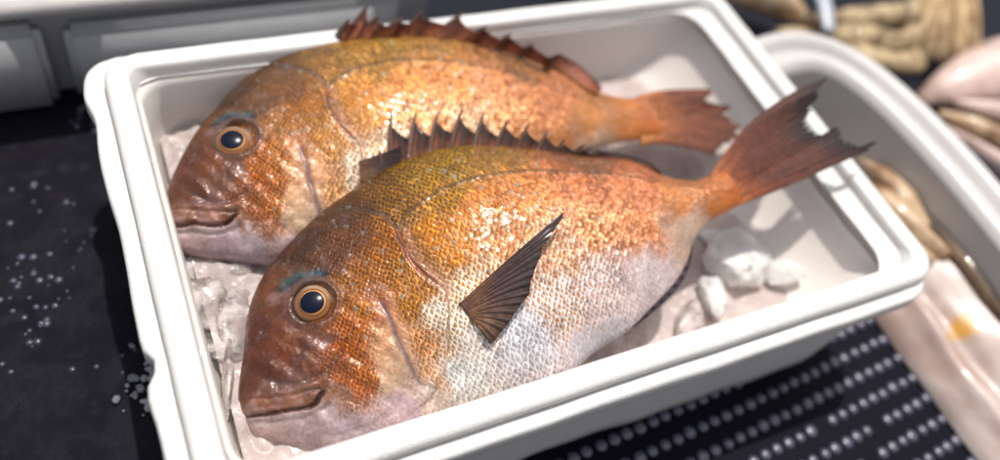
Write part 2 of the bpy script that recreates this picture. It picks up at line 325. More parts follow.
FEAT={'brow': [(0.1389, 0.1396), (0.1657, 0.1406), (0.1996, 0.128)],
 'chin': [(0.0036, -0.0523), (0.0429, -0.0837), (0.0976, -0.1145), (0.1581, -0.1305), (0.2183, -0.1291)],
 'jaw': [(0.0044, -0.0432), (0.0371, -0.0587), (0.0688, -0.0715), (0.1, -0.0773), (0.1308, -0.0757)],
 'lac': [(0.0507, 0.0084), (0.0801, -0.0156), (0.1166, -0.0287), (0.1528, -0.0223), (0.1794, -0.0071)],
 'latl': [(0.356, 0.1574), (0.3752, 0.1709), (0.4066, 0.1815), (0.4581, 0.1917), (0.5132, 0.1899), (0.5716, 0.1793), (0.6633, 0.1527), (0.751, 0.116),
          (0.8326, 0.0698), (0.9218, 0.0191), (0.9803, -0.0052)],
 'lipL': [(-0.0034, -0.0288), (0.0265, -0.0433), (0.0492, -0.0502), (0.0712, -0.058), (0.0957, -0.0637), (0.1124, -0.0636), (0.1279, -0.0544)],
 'lipU': [(0.0016, -0.0014), (0.0219, -0.0118), (0.0652, -0.0318), (0.0953, -0.0402), (0.1179, -0.0462), (0.1302, -0.0488)],
 'nape': [(0.2458, 0.2496), (0.2901, 0.2281), (0.3303, 0.1913), (0.3429, 0.1571)],
 'nost': [(0.09, 0.0863), (0.0762, 0.0771)],
 'opL': [(0.3303, 0.1913), (0.3382, 0.1549), (0.34, 0.126), (0.3421, 0.0982), (0.3536, 0.0634), (0.3679, 0.0268), (0.3665, -0.0041), (0.355, -0.0334),
         (0.3417, -0.0628), (0.3132, -0.1033), (0.2783, -0.1312), (0.2442, -0.1373)],
 'paint': [(0.011, -0.002, 0.178, 0.059, 0.023, 0.104, 0.029, 0.011, 0.0), (0.056, 0.023, 0.189, 0.04, 0.004, 0.085, 0.016, 0.004, 0.0),
           (0.102, 0.04, 0.307, 0.081, 0.014, 0.129, 0.027, 0.004, 0.0), (0.078, 0.082, 0.26, 0.053, 0.004, 0.085, 0.016, 0.004, 0.0),
           (0.119, 0.135, 0.227, 0.076, 0.027, 0.104, 0.029, 0.006, 0.0), (0.185, 0.194, 0.099, 0.029, 0.004, 0.029, 0.009, 0.004, 0.35),
           (0.269, 0.223, 0.133, 0.042, 0.004, 0.035, 0.013, 0.004, 0.6), (0.224, 0.153, 0.203, 0.058, 0.004, 0.053, 0.014, 0.004, 0.4),
           (0.279, 0.156, 0.236, 0.07, 0.004, 0.061, 0.015, 0.004, 0.6), (0.117, 0.014, 0.245, 0.083, 0.04, 0.104, 0.029, 0.015, 0.0),
           (0.161, 0.019, 0.263, 0.1, 0.048, 0.126, 0.04, 0.017, 0.05), (0.184, -0.009, 0.473, 0.132, 0.007, 0.188, 0.023, 0.004, 1.0),
           (0.208, -0.003, 0.498, 0.154, 0.011, 0.203, 0.029, 0.004, 1.0), (0.192, 0.031, 0.447, 0.133, 0.006, 0.172, 0.024, 0.004, 0.9),
           (0.195, -0.052, 0.518, 0.183, 0.024, 0.235, 0.035, 0.004, 1.0), (0.232, 0.036, 0.521, 0.216, 0.028, 0.235, 0.041, 0.004, 1.0),
           (0.173, -0.064, 0.471, 0.154, 0.035, 0.235, 0.036, 0.004, 0.8), (0.229, 0.079, 0.395, 0.158, 0.011, 0.17, 0.041, 0.004, 0.6),
           (0.15, -0.028, 0.353, 0.107, 0.023, 0.144, 0.03, 0.004, 0.5), (0.25, -0.031, 0.584, 0.338, 0.181, 0.519, 0.253, 0.117, 0.08),
           (0.255, 0.002, 0.574, 0.321, 0.167, 0.486, 0.211, 0.079, 0.1), (0.244, -0.057, 0.681, 0.449, 0.29, 0.475, 0.267, 0.144, 0.05),
           (0.231, -0.079, 0.95, 0.767, 0.706, 0.443, 0.289, 0.177, 0.0), (0.252, 0.03, 0.503, 0.216, 0.086, 0.345, 0.092, 0.013, 0.3),
           (0.31, 0.022, 0.467, 0.202, 0.017, 0.201, 0.04, 0.004, 1.0), (0.303, -0.055, 0.568, 0.33, 0.137, 0.341, 0.068, 0.004, 1.0),
           (0.291, -0.101, 0.675, 0.45, 0.255, 0.342, 0.116, 0.024, 0.9), (0.32, 0.084, 0.444, 0.171, 0.004, 0.144, 0.031, 0.004, 1.0),
           (0.301, 0.124, 0.398, 0.13, 0.004, 0.119, 0.026, 0.004, 0.9), (0.36, 0.195, 0.33, 0.128, 0.004, 0.04, 0.015, 0.004, 1.0),
           (0.422, 0.226, 0.431, 0.207, 0.004, 0.041, 0.015, 0.004, 1.0), (0.351, 0.239, 0.27, 0.111, 0.004, 0.028, 0.01, 0.004, 1.0),
           (0.293, 0.235, 0.172, 0.059, 0.004, 0.035, 0.011, 0.004, 0.8), (0.493, 0.248, 0.41, 0.214, 0.008, 0.073, 0.025, 0.004, 1.0),
           (0.582, 0.219, 0.37, 0.174, 0.02, 0.141, 0.05, 0.004, 0.8), (0.444, 0.191, 0.418, 0.188, 0.004, 0.077, 0.023, 0.004, 1.0),
           (0.494, 0.134, 0.521, 0.216, 0.025, 0.353, 0.049, 0.004, 1.0), (0.388, 0.115, 0.521, 0.217, 0.004, 0.289, 0.057, 0.004, 1.0),
           (0.419, 0.081, 0.575, 0.27, 0.024, 0.396, 0.073, 0.004, 1.0), (0.577, 0.136, 0.484, 0.191, 0.031, 0.361, 0.055, 0.004, 1.0),
           (0.698, 0.118, 0.396, 0.143, 0.031, 0.29, 0.043, 0.004, 0.8), (0.724, 0.155, 0.233, 0.1, 0.035, 0.141, 0.043, 0.004, 0.5),
           (0.801, 0.059, 0.419, 0.156, 0.045, 0.328, 0.063, 0.004, 0.5), (0.496, 0.06, 0.53, 0.29, 0.102, 0.445, 0.073, 0.004, 1.0),
           (0.589, 0.005, 0.607, 0.424, 0.269, 0.443, 0.082, 0.004, 1.0), (0.684, 0.021, 0.499, 0.252, 0.106, 0.42, 0.066, 0.004, 1.0),
           (0.761, -0.005, 0.478, 0.245, 0.113, 0.384, 0.085, 0.004, 0.6), (0.867, 0.013, 0.401, 0.187, 0.081, 0.344, 0.104, 0.011, 0.3),
           (0.964, 0.001, 0.468, 0.185, 0.049, 0.39, 0.101, 0.008, 0.3), (1.006, -0.014, 0.5, 0.175, 0.044, 0.377, 0.076, 0.004, 0.1),
           (0.627, -0.086, 0.781, 0.687, 0.739, 0.382, 0.198, 0.111, 0.9), (0.548, -0.075, 0.871, 0.77, 0.756, 0.429, 0.165, 0.036, 1.0),
           (0.456, -0.102, 0.86, 0.86, 0.918, 0.386, 0.354, 0.392, 0.9), (0.337, -0.12, 0.861, 0.861, 0.846, 0.388, 0.357, 0.331, 0.8),
           (0.73, -0.103, 0.633, 0.651, 0.767, 0.478, 0.345, 0.314, 0.4), (0.859, -0.046, 0.655, 0.612, 0.688, 0.352, 0.219, 0.13, 0.2),
           (0.428, -0.0, 0.95, 0.796, 0.616, 0.457, 0.158, 0.005, 1.0), (0.357, -0.034, 0.95, 0.859, 0.745, 0.374, 0.201, 0.067, 1.0),
           (0.396, -0.068, 0.933, 0.869, 0.813, 0.455, 0.338, 0.274, 1.0), (0.277, -0.135, 0.783, 0.689, 0.633, 0.468, 0.337, 0.273, 0.4),
           (0.23, -0.123, 0.744, 0.609, 0.641, 0.444, 0.313, 0.337, 0.1), (0.126, -0.087, 0.95, 0.95, 0.95, 0.385, 0.292, 0.315, 0.0),
           (0.07, -0.08, 0.95, 0.95, 0.95, 0.385, 0.292, 0.315, 0.0), (0.025, -0.055, 0.95, 0.95, 0.95, 0.39, 0.269, 0.264, 0.0),
           (0.018, -0.042, 0.95, 0.95, 0.95, 0.39, 0.269, 0.264, 0.0), (0.147, -0.117, 0.95, 0.95, 0.95, 0.385, 0.292, 0.315, 0.0),
           (0.048, -0.074, 0.95, 0.95, 0.95, 0.339, 0.229, 0.224, 0.0), (0.104, -0.06, 0.263, 0.1, 0.048, 0.126, 0.04, 0.017, 0.0),
           (0.054, -0.039, 0.227, 0.076, 0.032, 0.104, 0.029, 0.011, 0.0), (0.081, -0.074, 0.435, 0.317, 0.339, 0.292, 0.191, 0.21, 0.0),
           (0.147, -0.077, 0.388, 0.219, 0.14, 0.224, 0.1, 0.053, 0.3), (0.594, -0.174, 0.73, 0.73, 0.814, 0.45, 0.416, 0.442, 0.3)],
 'pre2': [(0.235, 0.0856), (0.2541, 0.0479), (0.2495, 0.0045), (0.2395, -0.0349), (0.2271, -0.072), (0.2037, -0.0948), (0.1751, -0.0982)],
 'preL': [(0.2646, 0.0561), (0.2663, 0.0275), (0.2667, 0.0001), (0.2666, -0.0524), (0.2691, -0.0992), (0.288, -0.1207)],
 'slit': [(0.3417, 0.1422), (0.3383, 0.1101), (0.3414, 0.0766), (0.3524, 0.0447), (0.365, 0.0205)]}

# ------------------------------------------------------------------ fish builder (all coordinates in body lengths, fish's own frame)
def pchip(x, y, q):
    x = np.asarray(x, float); y = np.asarray(y, float); h = np.diff(x); d = np.diff(y) / h
    m = np.zeros_like(x); m[0] = d[0]; m[-1] = d[-1]
    for i in range(1, len(x) - 1):
        if d[i - 1] * d[i] > 0:
            w1 = 2 * h[i] + h[i - 1]; w2 = h[i] + 2 * h[i - 1]; m[i] = (w1 + w2) / (w1 / d[i - 1] + w2 / d[i])
    q = np.clip(q, x[0], x[-1]); i = np.clip(np.searchsorted(x, q, side='right') - 1, 0, len(x) - 2)
    t = (q - x[i]) / h[i]
    return (2*t**3 - 3*t**2 + 1)*y[i] + (t**3 - 2*t**2 + t)*h[i]*m[i] + (-2*t**3 + 3*t**2)*y[i+1] + (t**3 - t**2)*h[i]*m[i+1]
HS = [0, .02, .06, .12, .2, .35, .5, .65, .8, .9, 1.0]
HH = [0, .030, .052, .068, .080, .090, .084, .066, .040, .026, .016]
def outl(F, S): return pchip(*zip(*F['top']), S), pchip(*zip(*F['bot']), S)
def hgt(F, S, T):
    a, b = outl(F, S); c = (a + b) / 2; w = np.maximum((a - b) / 2, 1e-6)
    tn = np.clip((T - c) / w, -1, 1); S0 = F['top'][0][0]
    q = np.where(tn > 0, .62, .40 + .12 * np.clip((S - .2) / .15, 0, 1))
    return pchip(HS, HH, np.clip((S - S0) / (1 - S0), 0, 1)) * np.power(np.maximum(1 - tn * tn, 0), q)
def smooth_line(L, k=6):
    L = np.array(L, float)
    if len(L) < 3: return L
    P = np.vstack([2 * L[0] - L[1], L, 2 * L[-1] - L[-2]]); out = []
    for i in range(1, len(P) - 2):
        for t in np.linspace(0, 1, k, endpoint=False):
            p0, p1, p2, p3 = P[i-1], P[i], P[i+1], P[i+2]
            out.append(.5 * ((2*p1) + (-p0 + p2)*t + (2*p0 - 5*p1 + 4*p2 - p3)*t*t + (-p0 + 3*p1 - 3*p2 + p3)*t**3))
    out.append(L[-1]); return np.array(out)
def sdist(S, T, L):
    """distance to a polyline and its side (positive to the left of travel)"""
    L = smooth_line(L, 4); best = np.full(S.shape, 9.0); side = np.zeros(S.shape); along = np.zeros(S.shape)
    n = len(L) - 1
    for i in range(n):
        ax, ay = L[i]; bx, by = L[i + 1]; dx, dy = bx - ax, by - ay; l2 = dx*dx + dy*dy + 1e-12
        t = np.clip(((S - ax)*dx + (T - ay)*dy) / l2, 0, 1)
        d = np.hypot(S - ax - t*dx, T - ay - t*dy); m = d < best
        best = np.where(m, d, best); side = np.where(m, np.sign(dx*(T - ay) - dy*(S - ax)), side); along = np.where(m, (i + t) / n, along)
    return best, side, along
def vnoise(x, y, sc, seed):
    g = np.random.default_rng(seed).random((256, 256)); X = x * sc + 50; Y = y * sc + 50
    i = np.floor(X).astype(int); j = np.floor(Y).astype(int); u = X - i; v = Y - j; u = u*u*(3-2*u); v = v*v*(3-2*v)
    G = lambda a, b: g[a % 256, b % 256]
    return (G(i,j)*(1-u)*(1-v) + G(i+1,j)*u*(1-v) + G(i,j+1)*(1-u)*v + G(i+1,j+1)*u*v) * 2 - 1
def sst(x, a, b):
    t = np.clip((x - a) / (b - a), 0, 1); return t*t*(3 - 2*t)

def fish_body(F, root, ns, nu, nl, warp, mat):
    SL = F['SL']; S0 = F['top'][0][0]; sd0 = F.get('seed', 0)
    k = np.linspace(0, 1, ns); S1 = S0 + (1.0 - S0) * (0.35 * k**2 + 0.65 * k); 
    S1 = S0 + (1.0 - S0) * np.where(k < .06, (k / .06)**2 * .036 , .036 + (k - .06) / .94 * .964)
    tu = -np.cos(np.pi * (np.linspace(0, 1, nu)));  tu = .6 * tu + .4 * np.sign(tu) * (1 - (1 - np.abs(tu))**1.0)
    tl = np.cos(np.pi * np.linspace(0, 1, nl + 2)[1:-1])
    a, b = outl(F, S1); c = (a + b) / 2; w = (a - b) / 2
    Su = np.repeat(S1[:, None], nu, 1); Tu = c[:, None] + w[:, None] * tu[None]
    Hu = hgt(F, Su, Tu)
    X = Su + warp(Su); Y = Tu
    X0, Y0 = X, Y
    X = X + .0018 * vnoise(X0, Y0, 45, 1 + sd0) + .0007 * vnoise(X0, Y0, 150, 2 + sd0); Y = Y + .0018 * vnoise(X0, Y0, 45, 3 + sd0) + .0007 * vnoise(X0, Y0, 150, 4 + sd0)
    # ---- relief of the head
    D = np.zeros_like(Hu); f = FEAT
    ex, ey = f['eye0']; 
    d_op, s_op, al = sdist(X, Y, f['opL']); sg = d_op * s_op          # s>0 behind the gill cover (travelling dorsal to belly)
    al_op = al; endf = sst(al, 0, .12) * (1 - sst(al, .9, 1.))
    D += -.0098 * sst(sg, -.001, .004) * np.exp(-np.maximum(sg, 0) / .045) * endf
    D += .0022 * np.exp(-((sg + .007) / .006)**2) * endf
    d_sl, s_sl, al = sdist(X, Y, f['slit']); D += -.0045 * np.exp(-(d_sl / .0042)**2) * (.4 + .6 * np.sin(np.pi * al))
    d_pr, s_pr, al = sdist(X, Y, f['preL']); al_pr = al; D += -.0024 * np.exp(-(d_pr / .0045)**2) * sst(al, 0, .25) * (1 - .6 * sst(al, .6, 1.)) + .0004 * np.exp(-((d_pr - .011) / .007)**2)
    d_p2, s_p2, al = sdist(X, Y, f['pre2']); D += -.0012 * sst(d_p2 * s_p2, -.003, .006) * np.exp(-np.maximum(d_p2 * s_p2, 0) / .03)
    d_lu, s_lu, al = sdist(X, Y, f['lipU']); D += -.0028 * np.exp(-(d_lu / .0034)**2)
    d_ll, s_ll, al_ll = sdist(X, Y, f['lipL']); D += -.0075 * np.exp(-(d_ll / .0036)**2)
    both = np.exp(-((d_lu + d_ll - .028) / .016)**2); D += .0040 * both
    d_jw, s_jw, al = sdist(X, Y, f['jaw']); D += -.0022 * np.exp(-(d_jw / .004)**2)
    d_lc, s_lc, al = sdist(X, Y, f['lac']); D += -.0022 * np.exp(-(d_lc / .005)**2)
    d_np, s_np, al = sdist(X, Y, f['nape']); D += -.0016 * np.exp(-(d_np / .004)**2)
    d_ch, s_ch, al = sdist(X, Y, f['chin']); D += -.0016 * np.exp(-(d_ch / .005)**2)
    d_no, s_no, al = sdist(X, Y, f['nost']); D += -.0016 * np.exp(-(d_no / .0026)**2)
    d_lt, s_lt, al_lt = sdist(X, Y, f['latl']); D += .0008 * np.exp(-(d_lt / .004)**2)
    er = np.hypot((X0 - ex), (Y0 - ey)) / .0345
    D += .0035 * np.exp(-((er - 1.16) / .16)**2) - .007 * (1 - sst(er, .82, 1.04))
    # low swellings of bone and muscle
    head = 1 - sst(X, .22, .32)
    D += head * (.0010 * vnoise(X, Y, 90, 5 + sd0) + .0005 * vnoise(X, Y, 220, 6 + sd0) + .0014 * np.sin(X * 95 + 1.3) * np.sin(Y * 80 + .4) + .0009 * np.sin(X * 170 + Y * 120))
    D += .0010 * np.sin(X * 38 + Y * 20) * np.sin(Y * 45 - X * 9)
    fade = 1 - np.clip(np.abs(tu), 0, 1)[None]**10
    Hu2 = Hu + D * fade * sst(Su, S0, .02)
    Tl = c[:, None] + w[:, None] * tl[None]; Sl = np.repeat(S1[:, None], nl, 1); Hl = -hgt(F, Sl, Tl) * .62
    S = np.concatenate([Su, Sl], 1); T = np.concatenate([Tu, Tl], 1); H = np.concatenate([Hu2, Hl], 1)
    n, m = S.shape
    co = np.stack([S, T, H], -1).reshape(-1, 3) * SL
    idx = np.arange(n * m).reshape(n, m); A = idx[:-1]; Bn = idx[1:]
    q = np.stack([A, Bn, np.roll(Bn, -1, 1), np.roll(A, -1, 1)], -1).reshape(-1, 4)
    me = bpy.data.meshes.new('body')
    nf = len(q); me.vertices.add(len(co)); me.vertices.foreach_set('co', co.ravel().astype(np.float32))
    cap = idx[-1][::1]
    me.loops.add(nf * 4 + m); me.loops.foreach_set('vertex_index', np.concatenate([q.ravel(), cap]).astype(np.int32))
    me.polygons.add(nf + 1); me.polygons.foreach_set('loop_start', np.concatenate([np.arange(nf) * 4, [nf * 4]]).astype(np.int32))
    me.update(calc_edges=True); me.validate()
    me.polygons.foreach_set('use_smooth', [True] * len(me.polygons))
    me.materials.append(mat)
    # ---- pigment, with crease shade painted along gill slit and head grooves
    Xa = (S + warp(S)).ravel(); Ya = T.ravel(); P = np.array(f['paint'])
    Xn = Xa + .012 * vnoise(Xa, Ya, 40, 11 + sd0) + .006 * vnoise(Xa, Ya, 110, 12 + sd0); Yn = Ya + .012 * vnoise(Xa, Ya, 40, 13 + sd0) + .006 * vnoise(Xa, Ya, 110, 14 + sd0)
    cf = np.zeros((len(Xa), 7)); ws = np.zeros(len(Xa))
    for r in P:
        w_ = 1 / ((Xn - r[0])**2 + (Yn - r[1])**2 + .00008)**2.2
        cf += w_[:, None] * r[2:9][None]; ws += w_
    cf /= ws[:, None]
    CA = np.concatenate([cf[:, :3], cf[:, 6:7]], 1); CB = np.concatenate([cf[:, 3:6], (1 - sst(cf[:, :3].mean(1), .28, .50))[:, None]], 1)
    if 'tint' in F:
        g = sst(Xa, .12, .4)[:, None] * .16 + .03
        CA[:, :3] = CA[:, :3] * (1 - g) + np.array(F['tint'])[None] * g; CB[:, :3] = CB[:, :3] * (1 - g * .7) + np.array(F['tint'])[None] * .62 * g * .7
    CA = CA.reshape(n, m, 4); CB = CB.reshape(n, m, 4)
    def stain(wt, c, both_=True, desc=0.0):
        wt = np.clip(wt, 0, 1)[..., None]
        CA[:, :nu, :3] = CA[:, :nu, :3] * (1 - wt) + np.array(c)[None, None] * wt
        CB[:, :nu, :3] = CB[:, :nu, :3] * (1 - wt) + np.array(c)[None, None] * wt
        if desc: CA[:, :nu, 3] *= (1 - wt[..., 0] * desc)
    wob = np.clip(.55 + .6 * vnoise(X, Y, 160, 21 + sd0), 0, 1)
    stain(.85 * np.exp(-(d_lt / .0042)**2) * (1 - sst(al_lt, .55, .95)), (.10, .045, .012))
    stain(.65 * np.exp(-((d_op) / .0034)**2) * (1 - sst(al_op, .6, .95)) * (.3 + .7 * wob), (.20, .07, .035), desc=.6)
    stain(.9 * np.exp(-(d_sl / .0050)**2) * (.45 + .55 * wob), (.16, .040, .018), desc=.8)
    behind = np.exp(-((d_sl * s_sl - .014) / .007)**2); stain(.3 * behind * (d_sl < .03), (.52, .32, .26), desc=.7)
    stain(.85 * np.exp(-(d_pr / .0042)**2) * sst(al_pr, 0, .2) * (1 - .5 * sst(al_pr, .6, 1)), (.12, .09, .12), desc=.9)
    stain(.2 * np.exp(-((d_pr - .012) / .006)**2) * wob, (.42, .32, .36), desc=.4)
    stain(.55 * np.exp(-(d_lu / .0036)**2) * (.4 + .6 * wob), (.045, .020, .014)); lipband = np.exp(-((d_lu + d_ll - .026) / .010)**2); stain(.45 * lipband, (.26, .105, .055)); stain(.55 * np.exp(-((d_ll - .010) / .008)**2) * (s_ll < 0) * (1 - sst(al_ll, .8, 1)), (.50, .42, .42)); stain(.92 * np.exp(-(d_ll / .0038)**2), (.045, .018, .014))
    stain(.6 * np.exp(-(d_jw / .004)**2), (.18, .13, .13)); stain(.5 * np.exp(-(d_lc / .004)**2), (.08, .04, .04))
    stain(.6 * np.exp(-(d_np / .005)**2), (.05, .028, .02), desc=.5)
    stain(.7 * np.exp(-(d_no / .003)**2), (.05, .028, .024)); pass
    d_bw, s_bw, al_bw = sdist(X, Y, f['brow']); stain(.9 * np.exp(-(d_bw / .0085)**2) * (.55 + .45 * wob), (.003, .075, .085), desc=.9)
    stain(.85 * np.exp(-((d_bw * -s_bw - .008) / .006)**2) * (d_bw < .02), (.020, .022, .030), desc=.8)
    stain(.9 * np.exp(-((er - 1.07) / .07)**2), (.035, .022, .018), desc=1.)
    stain(.45 * np.exp(-((er - 1.28) / .12)**2), (.16, .09, .07), desc=.7)
    # ragged pinkish wash above the jaw
    at = me.attributes.new('col_face', 'FLOAT_COLOR', 'POINT'); at.data.foreach_set('color', CA.reshape(-1).astype(np.float32))
    at = me.attributes.new('col_gap', 'FLOAT_COLOR', 'POINT'); at.data.foreach_set('color', CB.reshape(-1).astype(np.float32))
    # ---- scale lattice coordinates, following the body
    Sg = np.linspace(S0, 1.0, 400); ag, bg_ = outl(F, Sg); cg = (ag + bg_) / 2; wg = (ag - bg_) / 2
    hold = .45; wmx = np.interp(hold, Sg, wg); cmx = np.interp(hold, Sg, cg)
    wv = np.where(Sg < hold, wmx, wg); cv = np.where(Sg < hold, cmx, cg)
    pitch = np.interp(Sg, [0, .2, .30, .42, .8, 1.0], [.0082, .0082, .0090, .0108, .0098, .0085])
    ig = np.concatenate([[0], np.cumsum(np.diff(Sg) / pitch[1:])])
    u_ = np.interp(S.ravel(), Sg, ig)
    v_ = (T.ravel() - np.interp(S.ravel(), Sg, cv)) / (np.interp(S.ravel(), Sg, .42 + .58 * wv / wmx) * np.interp(S.ravel(), Sg, pitch) * 1.35)
    u_ = u_ + .9 * (H.ravel() < 0)
    uvw = np.stack([u_ + .02 * v_ * v_ * 0, v_, 0 * u_], 1)
    at = me.attributes.new('scale_uv', 'FLOAT_VECTOR', 'POINT'); at.data.foreach_set('vector', uvw.astype(np.float32).ravel())
    o = link(bpy.data.objects.new('body', me)); o.parent = root
    return o

def lerp_poly(L, t):
    L = np.array(L, float); s = np.concatenate([[0], np.cumsum(np.linalg.norm(np.diff(L, axis=0), axis=1))]); s /= s[-1]
    return np.stack([np.interp(t, s, L[:, i]) for i in range(L.shape[1])], 1)

def fin_mesh(name, P, colors, rays, thick, parent, mat, corr=.0005, low=None):
    """P: (n across, m along, 3) local metres; builds a thin two-sided ribbed sheet"""
    n, m, _ = P.shape
    du = np.gradient(P, axis=0); dv = np.gradient(P, axis=1); N = np.cross(du, dv); N /= np.linalg.norm(N, axis=-1, keepdims=True) + 1e-12
    if N[..., 2].mean() < 0: N = -N
    f = np.linspace(0, 1, n); u = np.linspace(0, 1, m)
    rib = (np.abs((f * rays) % 1 - .5) * 2)[:, None] * corr * (1 - .5 * u)[None]
    th = (thick * (1 - .75 * u))[None]
    up = P + N * (th + rib)[..., None]; dn = P - N * (th + rib * .6)[..., None]
    V = np.concatenate([up.reshape(-1, 3), dn.reshape(-1, 3)])
    F = grid_faces(n, m) + grid_faces(n, m, flip=True, off=n * m); o = n * m
    for i in range(n - 1): F.append((i*m + m-1, o + i*m + m-1, o + (i+1)*m + m-1, (i+1)*m + m-1)); F.append((i*m, (i+1)*m, o + (i+1)*m, o + i*m))
    for j in range(m - 1): F.append((j, o + j, o + j + 1, j + 1)); F.append(((n-1)*m + j, (n-1)*m + j+1, o + (n-1)*m + j+1, o + (n-1)*m + j))
    C = np.zeros((n, m, 4)); C[..., 3] = 1; cs = np.array([c[1][:3] for c in colors]); ks = [c[0] for c in colors]
    for q in range(3): C[..., q] = np.interp(u, ks, cs[:, q])[None]
    if low is not None:
        wl_ = sst(f, .45, 1.0)[:, None, None] * (1 - .75 * u)[None, :, None]; C[..., :3] = C[..., :3] * (1 - wl_) + np.array(low[:3])[None, None] * wl_
    C[..., :3] *= (1 + .18 * np.sin(f * 37)[:, None, None] * np.sin(u * 9)[None, :, None])
    uv = np.zeros((n, m, 3)); uv[..., 0] = (f * rays)[:, None]; uv[..., 1] = u[None]
    return mesh_obj(name, V, F, mat, parent, True, {'fin_col': ('FLOAT_COLOR', np.concatenate([C.reshape(-1, 4)] * 2)), 'fin_uv': ('FLOAT_VECTOR', np.concatenate([uv.reshape(-1, 3)] * 2))})

def spine_mesh(name, b, t, r, bend, parent, mat):
    b = np.array(b); t = np.array(t); n = 12; m = 8; V = []; d = t - b; side = np.array([d[1], -d[0], 0.]); side /= np.linalg.norm(side) + 1e-9
    for i in range(n):
        u = i / (n - 1); c = b + d * u + side * bend * 4 * u * (1 - u); rr = r * (1 - u)**.55 + .00015
        e2 = np.array([0, 0, 1.])
        for j in range(m):
            a = 2 * math.pi * j / m; V.append(c + side * math.cos(a) * rr + e2 * math.sin(a) * rr)
    return mesh_obj(name, V, grid_faces(n, m, True) + [tuple(range(m)), tuple(range((n-1)*m, n*m))], mat, parent)

def dorsal(F, root, tint, lean, sr=.0021):
    SL = F['SL']
    def L3(p, h=0.): return np.array([p[0] * SL, p[1] * SL, h * SL])
    sp = F['spines']; so = F['soft']; ctrl = []
    bases = [L3(a, F['base_h']) for a, b in sp]; tips = []
    for i, (a, b) in enumerate(sp):
        tips.append(L3(b, F['tip_h'] + .003 * math.sin(i * 2.1)))
    # membrane: columns between spines
    cols = []; per = 8
    for i in range(len(sp) - 1):
        for q in range(per):
            f = q / per; sag = F['sag'] + .10 * 4 * f * (1 - f) + .30 * f
            top = (tips[i] * (1 - f) + tips[i + 1] * f); base = bases[i] * (1 - f) + bases[i + 1] * f
            base = base - np.array([0, .012 * SL, 0]); hgt_ = (1 - sag)
            z = .0012 * math.sin(math.pi * f)
            cols.append((base, base + (top - base) * (hgt_ + .05) + np.array([0, 0, z])))
    for a, b in so:
        cols.append((L3(a, F['base_h'] * .65) - np.array([0, .008 * SL, 0]), L3(b, F['soft_h'])))
    n = len(cols); m = 10; P = np.zeros((n, m, 3))
    for i, (a, b) in enumerate(cols):
        for j in range(m): P[i, j] = a + (b - a) * j / (m - 1)
    fin = fin_mesh('dorsal_fin', P, tint, len(sp) * 1.0, .0006, root, M_FIN, .0002)
    for i in range(len(sp)):
        b = bases[i] - (tips[i] - bases[i]) * .12
        spine_mesh('spine', b + np.array([0, 0, .0012]), tips[i] + np.array([0, 0, .0012]), sr if i < 9 else sr * .7, -.0007, fin, M_SPINE)
    return fin

def tail(F, root, tint, lift):
    SL = F['SL']; n = 150; m = 60; f = np.linspace(0, 1, n)
    R = lerp_poly(F['tail_root'], f) - np.array([.022, .0]); Tp = lerp_poly(F['tail_tip'], f)
    up = smooth_line(F['tail_up'], 10); lo = smooth_line(F['tail_lo'], 10); u = np.linspace(0, 1, m)
    U = lerp_poly(up, u); Lo = lerp_poly(lo, u); P = np.zeros((n, m, 3))
    dU = U - (U[0] + (U[-1] - U[0]) * u[:, None]); dL = Lo - (Lo[0] + (Lo[-1] - Lo[0]) * u[:, None])
    rag = RNG.random(24)
    for i in range(n):
        g = 1 - .09 * np.interp(f[i] * 23, range(24), rag) * (abs(f[i] - .5) < .47)
        fray = 1 - .035 * (abs(((f[i] * 24) % 1) - .5) < .16)
        uu = u * g * fray
        base = R[i][None] + (Tp[i] - R[i])[None] * uu[:, None] + dU * max(0, 1 - f[i] * 3) + dL * max(0, f[i] * 3 - 2)
        P[i, :, :2] = base * SL
        P[i, :, 2] = lift * u**2 + .0012 * np.sin(f[i] * 7 + u * 2) * u
    return fin_mesh('tail_fin', P, tint, 26, .0022, root, M_FIN, .00022)

def pectoral(F, root, tint):
    SL = F['SL']; n = 90; m = 46; f = np.linspace(0, 1, n); u = np.linspace(0, 1, m)
    A = np.array(F['pec_root']); B = np.array(F['pec_mid']); Cc = np.array(F['pec_tip'])
    def up(L):
        L = L.copy(); out = L.copy(); h = hgt(F, L[:, 0], L[:, 1]); out[:, 2] = h + L[:, 2]; return out
    A, B, Cc = up(A), up(B), up(Cc); A[:, 2] -= .007
    a, b, c = lerp_poly(smooth_line(A), f), lerp_poly(smooth_line(B), f), lerp_poly(Cc, f)
    b = np.concatenate([(a[:, :2] + c[:, :2]) / 2, b[:, 2:]], 1); b[:, 1] += .006 * np.sin(np.pi * (1 - f)) * (1 - f)
    P = np.zeros((n, m, 3)); rg = RNG.random(15)
    for i in range(n):
        g = 1 - .10 * np.interp(f[i] * 14, range(15), rg) * (f[i] > .05); uu = (u * g)[:, None]
        ctl = 2 * b[i] - .5 * (a[i] + c[i])
        P[i] = ((1 - uu)**2 * a[i] + 2 * uu * (1 - uu) * ctl + uu**2 * c[i]) * SL
    return fin_mesh('pectoral_fin', P, tint, 15, .0007, root, M_FIN, .0004, low=srgb(150, 112, 78))

